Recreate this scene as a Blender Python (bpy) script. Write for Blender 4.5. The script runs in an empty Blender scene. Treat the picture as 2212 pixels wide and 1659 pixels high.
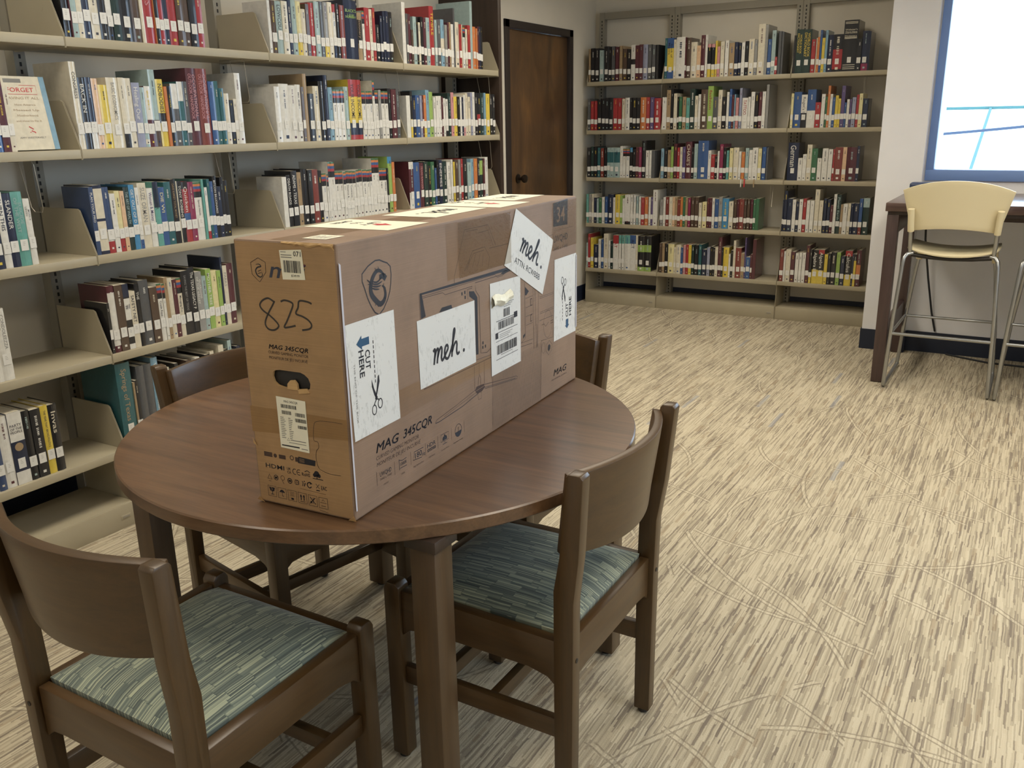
import bpy, bmesh, math, random, re
from mathutils import Vector, Matrix
from mathutils.geometry import tessellate_polygon
random.seed(7)
PI=math.pi
sc=bpy.context.scene; COL=sc.collection
# ---------------------------------------------------------------- camera
CAMP=(2.8273,-1.9226,1.4442); YAW,PITCH,ROLL,FPX=0.5363,0.2874,-0.0171,1901.5
def cam_axes():
    f=Vector((-math.sin(YAW)*math.cos(PITCH),math.cos(YAW)*math.cos(PITCH),-math.sin(PITCH)))
    r=Vector((math.cos(YAW),math.sin(YAW),0)); u=r.cross(f)
    return r*math.cos(ROLL)+u*math.sin(ROLL), u*math.cos(ROLL)-r*math.sin(ROLL), f
_r,_u,_f=cam_axes()
cd=bpy.data.cameras.new('camera'); cam=bpy.data.objects.new('camera',cd); COL.objects.link(cam)
M=Matrix((_r,_u,-_f)).transposed().to_4x4(); M.translation=Vector(CAMP); cam.matrix_world=M
cd.sensor_width=36; cd.lens=FPX/2212*36; cd.clip_start=.05; cd.clip_end=200
sc.camera=cam
# ---------------------------------------------------------------- world, lights, exposure
sc.view_settings.view_transform='Standard'; sc.view_settings.look='None'
sc.view_settings.gamma=1; sc.view_settings.use_curve_mapping=False
sc.view_settings.exposure=0.22
w=bpy.data.worlds.new('world'); sc.world=w; w.use_nodes=True
bg=w.node_tree.nodes['Background']; bg.inputs[0].default_value=(0.62,0.80,1.0,1); bg.inputs[1].default_value=6.0
def area(name,loc,rot,sx,sy,power,color,portal=False):
    l=bpy.data.lights.new(name,'AREA'); l.shape='RECTANGLE'; l.size=sx; l.size_y=sy; l.energy=power; l.color=color
    if portal: l.cycles.is_portal=True
    else: l.spread=math.radians(150)
    o=bpy.data.objects.new(name,l); COL.objects.link(o); o.location=loc; o.rotation_euler=rot; return o
WARM=(1.0,0.90,0.74)
for lx,ly,pw in ((.9,-2.6,.7),(3.4,-2.6,.55),(.9,-.4,.95),(3.4,-.4,.9),(.9,1.9,1.1),(3.4,1.9,1.15),(.9,3.5,.8),(3.4,3.3,.6),(5.3,.8,.8)):
    area('ceiling_lamp',(lx,ly,2.72),(0,0,0),.6,1.2,19.0*pw,WARM)
area('window_portal',(3.70,4.26,1.80),(PI/2,0,0),2.96,1.42,1,(1,1,1),True)
area('window_portal',(6.16,-.25,1.70),(0,PI/2,0),1.50,2.1,1,(1,1,1),True)  # portal of the added right-wall window

# ---------------------------------------------------------------- material helpers
def lin(c):
    return tuple(((x/255)/12.92 if x/255<=.04045 else ((x/255+.055)/1.055)**2.4) for x in c)+(1,)
MATS={}
def mat(name,rgb,rough=.5,metal=0,spec=.5,coat=0,noise=0,nscale=40,bump=0,emit=0):
    if name in MATS: return MATS[name]
    m=bpy.data.materials.new(name); m.use_nodes=True; nt=m.node_tree; b=nt.nodes['Principled BSDF']
    b.inputs['Base Color'].default_value=lin(rgb); b.inputs['Roughness'].default_value=rough
    b.inputs['Metallic'].default_value=metal; b.inputs['Specular IOR Level'].default_value=spec
    b.inputs['Coat Weight'].default_value=coat
    if noise or bump:
        tc=nt.nodes.new('ShaderNodeTexCoord'); n=nt.nodes.new('ShaderNodeTexNoise'); n.inputs['Scale'].default_value=nscale
        n.inputs['Detail'].default_value=4
        nt.links.new(tc.outputs['Object'],n.inputs['Vector'])
        if noise:
            mx=nt.nodes.new('ShaderNodeMix'); mx.data_type='RGBA'
            mx.inputs[6].default_value=lin([max(0,x*(1-noise)) for x in rgb]); mx.inputs[7].default_value=lin([min(255,x*(1+noise)) for x in rgb])
            nt.links.new(n.outputs[0],mx.inputs[0]); nt.links.new(mx.outputs[2],b.inputs['Base Color'])
        if bump:
            bp=nt.nodes.new('ShaderNodeBump'); bp.inputs['Strength'].default_value=bump; bp.inputs['Distance'].default_value=.002
            nt.links.new(n.outputs[0],bp.inputs['Height']); nt.links.new(bp.outputs[0],b.inputs['Normal'])
    MATS[name]=m; return m
class NT:
    """tiny node-graph helper"""
    def __init__(s,name):
        s.m=bpy.data.materials.new(name); s.m.use_nodes=True; s.t=s.m.node_tree; s.b=s.t.nodes['Principled BSDF']; MATS[name]=s.m
    def n(s,typ,**kw):
        o=s.t.nodes.new('ShaderNode'+typ)
        for k,v in kw.items():
            if hasattr(o,k): setattr(o,k,v)
        return o
    def l(s,a,b): s.t.links.new(a,b)
    def val(s,inp,v):
        if hasattr(v,'is_linked') or hasattr(v,'links'): s.l(v,inp)
        else: inp.default_value=v
    def math(s,op,a,b=0.,c=None):
        o=s.n('Math',operation=op); s.val(o.inputs[0],a); s.val(o.inputs[1],b)
        if c is not None: s.val(o.inputs[2],c)
        return o.outputs[0]
    def xyz(s,v):
        o=s.n('SeparateXYZ'); s.l(v,o.inputs[0]); return o.outputs
    def comb(s,x,y,z=0.):
        o=s.n('CombineXYZ'); s.val(o.inputs[0],x); s.val(o.inputs[1],y); s.val(o.inputs[2],z); return o.outputs[0]
    def noise(s,vec,scale=1.,detail=2.,rough=.5,dist=0.):
        o=s.n('TexNoise'); s.l(vec,o.inputs['Vector']); o.inputs['Scale'].default_value=scale; o.inputs['Detail'].default_value=detail
        o.inputs['Roughness'].default_value=rough; o.inputs['Distortion'].default_value=dist; return o.outputs[0]
    def white(s,vec):
        o=s.n('TexWhiteNoise',noise_dimensions='3D'); s.l(vec,o.inputs['Vector']); return o.outputs['Value']
    def ramp(s,fac,stops,interp='LINEAR'):
        o=s.n('ValToRGB'); s.l(fac,o.inputs[0]); e=o.color_ramp.elements; o.color_ramp.interpolation=interp
        e[0].position,e[0].color=stops[0][0],stops[0][1]; e[1].position,e[1].color=stops[-1][0],stops[-1][1]
        for q,c in stops[1:-1]:
            k=e.new(q); k.color=c
        return o.outputs[0]
    def mix(s,f,a,b,mode='MIX'):
        o=s.n('Mix',data_type='RGBA',blend_type=mode); s.val(o.inputs[0],f); s.val(o.inputs[6],a); s.val(o.inputs[7],b); return o.outputs[2]
    def bump(s,h,strength=.3,dist=.002):
        o=s.n('Bump'); o.inputs['Strength'].default_value=strength; o.inputs['Distance'].default_value=dist; s.l(h,o.inputs['Height']); s.l(o.outputs[0],s.b.inputs['Normal'])

def mk_wood(name,c1,c2,axis='z',rough=.38,scale=1.,coat=.15):
    g=NT(name); tc=g.n('TexCoord').outputs['Object']; x,y,z=g.xyz(tc)
    k=dict(x=(2.5,38,38),y=(38,2.5,38),z=(38,38,2.5))[axis]
    v=g.comb(g.math('MULTIPLY',x,k[0]*scale),g.math('MULTIPLY',y,k[1]*scale),g.math('MULTIPLY',z,k[2]*scale))
    n1=g.noise(v,1.,5,.6,.6); 
    v2=g.comb(g.math('MULTIPLY',x,k[0]*scale*5),g.math('MULTIPLY',y,k[1]*scale*5),g.math('MULTIPLY',z,k[2]*scale*5))
    n2=g.noise(v2,1.,2,.5)
    f=g.math('ADD',g.math('MULTIPLY',n1,.75),g.math('MULTIPLY',n2,.25))
    g.l(g.ramp(f,[(.3,lin(c1)),(.7,lin(c2))]),g.b.inputs['Base Color'])
    g.b.inputs['Roughness'].default_value=rough; g.b.inputs['Coat Weight'].default_value=coat; g.b.inputs['Coat Roughness'].default_value=.25
    return g.m
def mk_carpet():
    g=NT('carpet'); tc=g.n('TexCoord').outputs['Object']; x,y,z=g.xyz(tc)
    wob=g.noise(g.comb(g.math('MULTIPLY',x,22.),g.math('MULTIPLY',y,14.)),1.,3,.6)
    xw=g.math('ADD',x,g.math('MULTIPLY',g.math('SUBTRACT',wob,.5),.007))
    def threads(cell,length,seed):
        ix=g.math('FLOOR',g.math('DIVIDE',xw,cell))
        off=g.white(g.comb(ix,seed,3.1))
        iy=g.math('FLOOR',g.math('ADD',g.math('DIVIDE',y,length),g.math('MULTIPLY',off,7.)))
        return g.white(g.comb(ix,iy,seed))
    a=threads(.0036,.11,1.3); b=threads(.0075,.24,5.7); c=threads(.026,.30,9.2); c2=threads(.25,.50,2.9)
    den=g.noise(g.comb(g.math('MULTIPLY',x,9.),g.math('MULTIPLY',y,2.2)),1.,4,.65)
    t=g.math('ADD',g.math('MULTIPLY_ADD',a,.44,.03),g.math('MULTIPLY',b,.26))
    t=g.math('ADD',t,g.math('MULTIPLY',c,.05)); t=g.math('ADD',t,g.math('MULTIPLY',c2,.07)); t=g.math('ADD',t,g.math('MULTIPLY',den,.34))
    col=g.ramp(t,[(.30,lin((126,116,104))),(.41,lin((146,136,119))),(.53,lin((165,155,134))),(.66,lin((184,173,150))),(.86,lin((196,186,163)))])
    blue=g.math('GREATER_THAN',threads(.020,.24,21.5),.995); brown=g.math('GREATER_THAN',threads(.012,.10,33.5),.96)
    col=g.mix(g.math('MULTIPLY',blue,.5),col,lin((136,142,152))); col=g.mix(g.math('MULTIPLY',brown,.4),col,lin((142,124,100)))
    # long gentle arcs, one per cell in several overlapping layers: a dark groove with a pale raised edge
    h=None
    P=None
    for (cell,ox,oy,seed) in ((.50,.1,.2,1.),(.73,.33,.5,13.),(.40,.21,.07,29.)):
        px=g.math('DIVIDE',g.math('ADD',x,ox),cell); py=g.math('DIVIDE',g.math('ADD',y,oy),cell)
        ix=g.math('FLOOR',px); iy=g.math('FLOOR',py)
        th=g.math('MULTIPLY',g.white(g.comb(ix,iy,seed)),6.2832); r=g.math('MULTIPLY_ADD',g.white(g.comb(ix,iy,seed+.5)),1.6,.95)
        cx=g.math('ADD',g.math('MULTIPLY',g.math('COSINE',th),r),.5); cy=g.math('ADD',g.math('MULTIPLY',g.math('SINE',th),r),.5)
        dx=g.math('SUBTRACT',g.math('SUBTRACT',px,ix),cx); dy=g.math('SUBTRACT',g.math('SUBTRACT',py,iy),cy)
        d=g.math('SUBTRACT',g.math('SQRT',g.math('ADD',g.math('MULTIPLY',dx,dx),g.math('MULTIPLY',dy,dy))),r)
        d=g.math('MULTIPLY_ADD',d,cell,g.math('MULTIPLY',g.math('SUBTRACT',wob,.5),.012))
        line=g.math('LESS_THAN',g.math('ABSOLUTE',d),.0026); line2=g.math('LESS_THAN',g.math('ABSOLUTE',g.math('SUBTRACT',d,.016)),.0022)
        pale=g.math('LESS_THAN',g.math('ABSOLUTE',g.math('SUBTRACT',d,.0075)),.0048)
        line=g.math('MAXIMUM',line,line2)
        h=line if h is None else g.math('MAXIMUM',h,line); P=pale if P is None else g.math('MAXIMUM',P,pale)
    h=g.math('MULTIPLY',h,g.math('GREATER_THAN',a,.22)); mk=g.math('GREATER_THAN',g.noise(g.comb(x,y,7.),2.6,2,.5),.47); h=g.math('MULTIPLY',h,mk); P=g.math('MULTIPLY',P,mk)
    col=g.mix(g.math('MULTIPLY',P,.30),col,lin((212,202,178))); col=g.mix(g.math('MULTIPLY',h,.60),col,lin((124,114,98)))
    g.l(col,g.b.inputs['Base Color']); g.b.inputs['Roughness'].default_value=.95; g.b.inputs['Specular IOR Level'].default_value=.1
    loops=g.noise(g.comb(g.math('MULTIPLY',x,1.),g.math('MULTIPLY',y,.6)),420.,1,.5)
    hh=g.math('ADD',g.math('SUBTRACT',g.math('MULTIPLY',a,.5),h),g.math('MULTIPLY',loops,.6)); g.bump(hh,.5,.004)
    return g.m
def mk_fabric():
    g=NT('seat_fabric'); tc=g.n('TexCoord').outputs['Object']; x,y,z=g.xyz(tc)
    wob=g.noise(g.comb(g.math('MULTIPLY',x,60.),g.math('MULTIPLY',y,22.)),1.,2,.5)
    xw=g.math('ADD',x,g.math('MULTIPLY',g.math('SUBTRACT',wob,.5),.003))
    ib=g.math('FLOOR',g.math('DIVIDE',x,.017))
    offb=g.white(g.comb(ib,4.4,1.)); yy=g.math('ADD',g.math('DIVIDE',y,.062),g.math('MULTIPLY',offb,5.)); iby=g.math('FLOOR',yy)
    blk=g.white(g.comb(ib,iby,2.2))
    ix=g.math('FLOOR',g.math('DIVIDE',xw,.0021)); s=g.white(g.comb(ix,iby,7.7))
    t=g.math('ADD',g.math('MULTIPLY',s,.85),g.math('MULTIPLY',blk,.15))
    col=g.ramp(t,[(.10,lin((66,76,72))),(.40,lin((96,106,98))),(.66,lin((122,131,116))),(.90,lin((164,169,144)))])
    fy=g.math('FRACT',yy); gap=g.math('LESS_THAN',fy,.035)
    col=g.mix(g.math('MULTIPLY',gap,.45),col,lin((64,78,76)))
    g.l(col,g.b.inputs['Base Color']); g.b.inputs['Roughness'].default_value=.75; g.b.inputs['Sheen Weight'].default_value=.15
    g.bump(t,.5,.0012); return g.m
def mk_card(name,c,k=1.):
    g=NT(name); tc=g.n('TexCoord').outputs['Object']; x,y,z=g.xyz(tc)
    n=g.noise(tc,9.,4,.6); n2=g.noise(g.comb(g.math('MULTIPLY',x,6.),g.math('MULTIPLY',y,6.),g.math('MULTIPLY',z,420.)),1.,1,.5)
    f=g.math('ADD',g.math('MULTIPLY',n,.7),g.math('MULTIPLY',n2,.3))
    g.l(g.ramp(f,[(.3,lin([v*.90 for v in c])),(.7,lin([min(255,v*1.07) for v in c]))]),g.b.inputs['Base Color'])
    g.b.inputs['Roughness'].default_value=.62*k; g.bump(f,.15,.001); return g.m
def mk_paper(name,c):
    g=NT(name); tc=g.n('TexCoord').outputs['Object']; x,y,z=g.xyz(tc)
    n=g.noise(tc,14.,5,.75); n2=g.noise(g.comb(g.math('MULTIPLY',x,260.),g.math('MULTIPLY',y,260.),g.math('MULTIPLY',z,60.)),1.,2,.6)
    d=g.math('MULTIPLY',g.math('GREATER_THAN',n,.52),g.math('GREATER_THAN',n2,.56))
    col=g.mix(g.math('MULTIPLY',d,.28),lin(c),lin((150,150,145)))
    g.l(col,g.b.inputs['Base Color']); g.b.inputs['Roughness'].default_value=.55; return g.m
def mk_door():
    g=NT('door_veneer'); tc=g.n('TexCoord').outputs['Object']; x,y,z=g.xyz(tc)
    n=g.noise(g.comb(g.math('MULTIPLY',x,5.),g.math('MULTIPLY',y,5.),g.math('MULTIPLY',z,1.6)),1.,4,.6,.8)
    n2=g.noise(g.comb(g.math('MULTIPLY',x,60.),g.math('MULTIPLY',y,60.),g.math('MULTIPLY',z,5.)),1.,3,.6)
    f=g.math('ADD',g.math('MULTIPLY',n,.8),g.math('MULTIPLY',n2,.2))
    g.l(g.ramp(f,[(.3,lin((62,47,34))),(.55,lin((92,68,44))),(.75,lin((124,90,52)))]),g.b.inputs['Base Color'])
    g.b.inputs['Roughness'].default_value=.4; return g.m
PAL={'k':(38,38,42),'n':(38,48,78),'N':(52,76,124),'b':(52,92,160),'s':(120,168,196),'q':(58,145,205),'c':(158,186,184),'t':(42,104,112),
'T':(92,172,160),'g':(58,118,78),'G':(150,190,80),'d':(38,62,58),'y':(232,200,50),'Y':(230,218,150),'o':(224,122,56),'O':(232,186,140),
'r':(188,48,52),'R':(142,58,50),'m':(98,44,54),'M':(158,44,88),'p':(214,140,142),'v':(96,78,136),'w':(226,224,214),'e':(222,212,184),
'a':(150,150,146),'A':(88,90,94),'h':(172,142,100),'B':(92,70,56),'l':(150,156,186)}
CNAME={'k':'black','n':'navy','N':'slate blue','b':'blue','s':'sky blue','q':'bright blue','c':'pale blue-green','t':'dark teal','T':'turquoise',
'g':'green','G':'lime green','d':'dark green','y':'yellow','Y':'pale yellow','o':'orange','O':'peach','r':'red','R':'brick red','m':'maroon','M':'raspberry',
'p':'pink','v':'purple','w':'white','e':'cream','a':'grey','A':'dark grey','h':'tan','B':'brown','l':'lavender'}
for k,c in PAL.items():
    _g=.3*c[0]+.5*c[1]+.2*c[2]; c=tuple((v*.76+_g*.24)*.93 for v in c); mat('cover_'+k,c,.28,coat=.35,noise=.08,nscale=55)
mat('pages',(205,198,178),.85,noise=.08,nscale=90); mat('call_label',(214,213,207),.6,noise=.03)
mat('ink_dark',(62,62,70),.6)
mat('shelf_paint',(166,157,134),.42,noise=.04,nscale=8); mat('slot_dark',(40,38,36),.7)
mat('upright_paint',(146,141,128),.5,noise=.04,nscale=8)
mat('wall_paint',(216,210,196),.85,noise=.02,nscale=6,bump=.05); mat('wall_white',(234,234,236),.85,noise=.02,nscale=6,bump=.05)
mat('ceiling_paint',(226,222,214),.9); mat('rubber_base',(30,38,56),.5)
mat('dark_frame',(46,39,37),.45,noise=.05); mk_door(); mat('knob_metal',(62,52,44),.3,metal=.8)
mk_wood('panel_wood',(42,31,25),(58,43,33),'z',.45); mk_carpet(); mk_fabric()
mk_wood('chair_wood_z',(58,42,21),(80,58,30),'z'); mk_wood('chair_wood_x',(60,43,22),(82,59,31),'x'); mk_wood('chair_wood_y',(60,43,22),(82,59,31),'y')
mk_wood('table_top',(74,53,36),(112,83,58),'x',.30,1.1,.25); mk_wood('table_leg',(62,45,26),(82,61,36),'z',.4)
mk_wood('counter_wood',(62,47,44),(82,64,60),'z',.35); mk_wood('counter_top_wood',(76,58,54),(98,78,72),'x',.25)
mk_card('cardboard',(136,112,92)); mk_card('cardboard_taped',(132,106,82),.45); mk_card('cardboard_torn',(196,160,110))
mk_card('cardboard_end',(166,133,94)); mk_card('cardboard_end_taped_lit',(152,119,80),.45)  # end painted lighter, side greyer: light difference put into the cardboard colour
mk_paper('paper_scuffed',(212,212,208)); mat('paper_plain',(238,234,212),.55,noise=.02); mat('ink_black',(34,36,44),.5); mat('ink_brown',(70,54,48),.6)
mat('ink_blue',(36,78,112),.5); mat('ink_red',(190,40,52),.5); mat('marker',(52,46,42),.5); mat('ink_grey',(120,118,112),.6)
mat('bag_dark',(30,28,28),.5,noise=.2); mat('clear_tape',(196,196,206),.12,coat=.6)
mat('steel',(170,172,172),.28,metal=.9); mat('stool_cream',(224,212,176),.35); mat('stool_plum',(92,44,68),.4)
mat('glide_dark',(36,32,28),.6); mat('window_frame_flare',(120,150,205),.4); mat('black_cable',(26,28,34),.5); mat('wire',(176,170,156),.35,metal=.7)  # window frame blue is lens flare painted into its colour
mat('case_blue',(58,70,100),.35); mat('outside_roof',(225,232,232),.8); mat('outside_seam',(50,92,92),.8); mat('outside_dark',(30,48,70),.7)
mat('outside_teal',(90,170,170),.7); mat('gold_print',(206,180,90),.4)
g=NT('window_glass'); tr=g.n('BsdfTransparent'); gl=g.n('BsdfGlossy'); gl.inputs['Roughness'].default_value=.02; fr=g.n('Fresnel'); fr.inputs[0].default_value=1.45
ms=g.n('MixShader'); g.l(fr.outputs[0],ms.inputs[0]); g.l(tr.outputs[0],ms.inputs[1]); g.l(gl.outputs[0],ms.inputs[2]); g.l(ms.outputs[0],g.t.nodes['Material Output'].inputs[0])

# ---------------------------------------------------------------- mesh helpers
class MB:
    def __init__(s): s.v=[]; s.f=[]; s.m=[]; s.names=[]
    def mi(s,m):
        if m not in s.names: s.names.append(m)
        return s.names.index(m)
    def add(s,vs,fs,m):
        b=len(s.v); s.v+=[tuple(q) for q in vs]; k=s.mi(m)
        for f in fs: s.f.append([b+i for i in f]); s.m.append(k)
    def box(s,a,b,m):
        x0,y0,z0=a; x1,y1,z1=b
        s.add([(x0,y0,z0),(x1,y0,z0),(x1,y1,z0),(x0,y1,z0),(x0,y0,z1),(x1,y0,z1),(x1,y1,z1),(x0,y1,z1)],
              [(0,3,2,1),(4,5,6,7),(0,1,5,4),(1,2,6,5),(2,3,7,6),(3,0,4,7)],m)
    def prism(s,pts,fn,a,b,m):
        """pts 2D polygon (ccw), fn(p,q,t)->xyz ; extruded t from a to b"""
        n=len(pts); vs=[fn(p,q,a) for p,q in pts]+[fn(p,q,b) for p,q in pts]
        s.add(vs,[list(range(n))[::-1],list(range(n,2*n))]+[(i,(i+1)%n,n+(i+1)%n,n+i) for i in range(n)],m)
    def beam(s,p,q,w,d,m,up=(0,0,1)):
        p,q=Vector(p),Vector(q); t=(q-p).normalized(); u=Vector(up); a=t.cross(u).normalized()*w/2; c=a.cross(t).normalized()*d/2
        vs=[e+i*a+j*c for e in (p,q) for i,j in ((-1,-1),(1,-1),(1,1),(-1,1))]
        s.add(vs,[(0,1,2,3),(7,6,5,4),(0,4,5,1),(1,5,6,2),(2,6,7,3),(3,7,4,0)],m)
    def tube(s,pts,r,m,seg=10,closed=False):
        P=[Vector(p) for p in pts]; n=len(P); rings=[]; prev=None
        for i,p in enumerate(P):
            t=((P[(i+1)%n] if (closed or i<n-1) else p)-(P[i-1] if (closed or i>0) else p)).normalized()
            if prev is None:
                a=t.orthogonal().normalized()
            else: a=(prev-t*prev.dot(t)).normalized()
            prev=a; c=t.cross(a)
            rings.append([p+(a*math.cos(2*PI*k/seg)+c*math.sin(2*PI*k/seg))*r for k in range(seg)])
        vs=[q for R in rings for q in R]; fs=[]
        for i in range(n if closed else n-1):
            j=(i+1)%n
            for k in range(seg): fs.append((i*seg+k,i*seg+(k+1)%seg,j*seg+(k+1)%seg,j*seg+k))
        if not closed: fs+= [list(range(seg))[::-1],[(n-1)*seg+k for k in range(seg)]]
        s.add(vs,fs,m)
    def lathe(s,prof,c,m,seg=24,axis='z'):
        vs=[]; n=len(prof)
        for r,h in prof:
            for k in range(seg):
                a=2*PI*k/seg; q=(r*math.cos(a),r*math.sin(a),h)
                if axis=='x': q=(h,q[0],q[1])
                if axis=='y': q=(q[1],h,q[0])
                vs.append((c[0]+q[0],c[1]+q[1],c[2]+q[2]))
        fs=[(i*seg+k,i*seg+(k+1)%seg,(i+1)*seg+(k+1)%seg,(i+1)*seg+k) for i in range(n-1) for k in range(seg)]
        fs+=[list(range(seg))[::-1],[(n-1)*seg+k for k in range(seg)]]
        s.add(vs,fs,m)
    def shell(s,G,th,m):
        """thickened grid: G[i][j] points"""
        R,Cn=len(G),len(G[0]); P=[[Vector(q) for q in r] for r in G]; N=[]
        for i in range(R):
            row=[]
            for j in range(Cn):
                a=P[min(i+1,R-1)][j]-P[max(i-1,0)][j]; b=P[i][min(j+1,Cn-1)]-P[i][max(j-1,0)]
                row.append(a.cross(b).normalized())
            N.append(row)
        vs=[P[i][j]+N[i][j]*th/2 for i in range(R) for j in range(Cn)]+[P[i][j]-N[i][j]*th/2 for i in range(R) for j in range(Cn)]
        o=R*Cn; fs=[]
        for i in range(R-1):
            for j in range(Cn-1):
                a=i*Cn+j; fs+= [(a,a+Cn,a+Cn+1,a+1),(o+a,o+a+1,o+a+Cn+1,o+a+Cn)]
        per=[j for j in range(Cn)]+[i*Cn+Cn-1 for i in range(1,R)]+[(R-1)*Cn+j for j in range(Cn-2,-1,-1)]+[i*Cn for i in range(R-2,0,-1)]
        for k in range(len(per)):
            a,b=per[k],per[(k+1)%len(per)]; fs.append((a,b,o+b,o+a))
        s.add(vs,fs,m)
    def xf(s,Mx):
        o=MB(); o.names=list(s.names); o.f=[list(f) for f in s.f]; o.m=list(s.m); o.v=[tuple(Mx@Vector(q)) for q in s.v]; return o
    def merge(s,o,Mx=None):
        if Mx is not None: o=o.xf(Mx)
        b=len(s.v); s.v+=o.v; km=[s.mi(n) for n in o.names]
        for f,k in zip(o.f,o.m): s.f.append([b+i for i in f]); s.m.append(km[k])
    def build(s,name,parent=None,bevel=0,smooth=False,loc=None,seg=2):
        me=bpy.data.meshes.new(name); me.from_pydata(s.v,[],s.f)
        for n in s.names: me.materials.append(MATS[n])
        me.polygons.foreach_set('material_index',s.m); me.update()
        bm=bmesh.new(); bm.from_mesh(me); bmesh.ops.recalc_face_normals(bm,faces=bm.faces)
        if bevel: bmesh.ops.bevel(bm,geom=[e for e in bm.edges if len(e.link_faces)==2 and e.calc_face_angle(0)>.5],offset=bevel,segments=seg,affect='EDGES',profile=.5,clamp_overlap=True)
        bm.to_mesh(me); bm.free()
        if smooth or bevel:
            me.polygons.foreach_set('use_smooth',[True]*len(me.polygons))
            try: me.set_sharp_from_angle(angle=math.radians(38))
            except Exception: pass
        o=bpy.data.objects.new(name,me); COL.objects.link(o)
        if parent: o.parent=parent
        if loc: o.location=loc
        return o
def tag(o,label=None,cat=None,group=None,kind=None):
    if label: o['label']=label
    if cat: o['category']=cat
    if group: o['group']=group
    if kind: o['kind']=kind
    return o
def thing(name,label,cat,loc=(0,0,0),rz=0,group=None):
    o=bpy.data.objects.new(name,None); COL.objects.link(o); o.location=loc; o.rotation_euler=(0,0,rz); o.empty_display_size=.1
    return tag(o,label,cat,group)

# ---------------------------------------------------------------- text outlines (built-in font), one evaluation for all
TX={}
def want(s,off=0.,sh=0.): TX.setdefault((s,off,sh),None)
def solve_text():
    obs=[]
    for (s,off,sh) in TX:
        cu=bpy.data.curves.new('t','FONT'); cu.body=s; cu.offset=off; cu.shear=sh; cu.resolution_u=2; cu.size=1
        o=bpy.data.objects.new('t',cu); COL.objects.link(o); obs.append(((s,off,sh),o,cu))
    bpy.context.view_layer.update(); dg=bpy.context.evaluated_depsgraph_get()
    for k,o,cu in obs:
        me=bpy.data.meshes.new_from_object(o.evaluated_get(dg)); vs=[(v.co.x,v.co.y) for v in me.vertices]; fs=[list(p.vertices) for p in me.polygons]
        if not vs: vs=[(0,0),(1,0),(0,1)]; fs=[]
        x0=min(v[0] for v in vs); x1=max(v[0] for v in vs); y0=min(v[1] for v in vs); y1=max(v[1] for v in vs)
        TX[k]=([(a-x0,b) for a,b in vs],fs,x1-x0,y0,y1); bpy.data.meshes.remove(me)
        bpy.data.objects.remove(o); bpy.data.curves.remove(cu)
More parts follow.
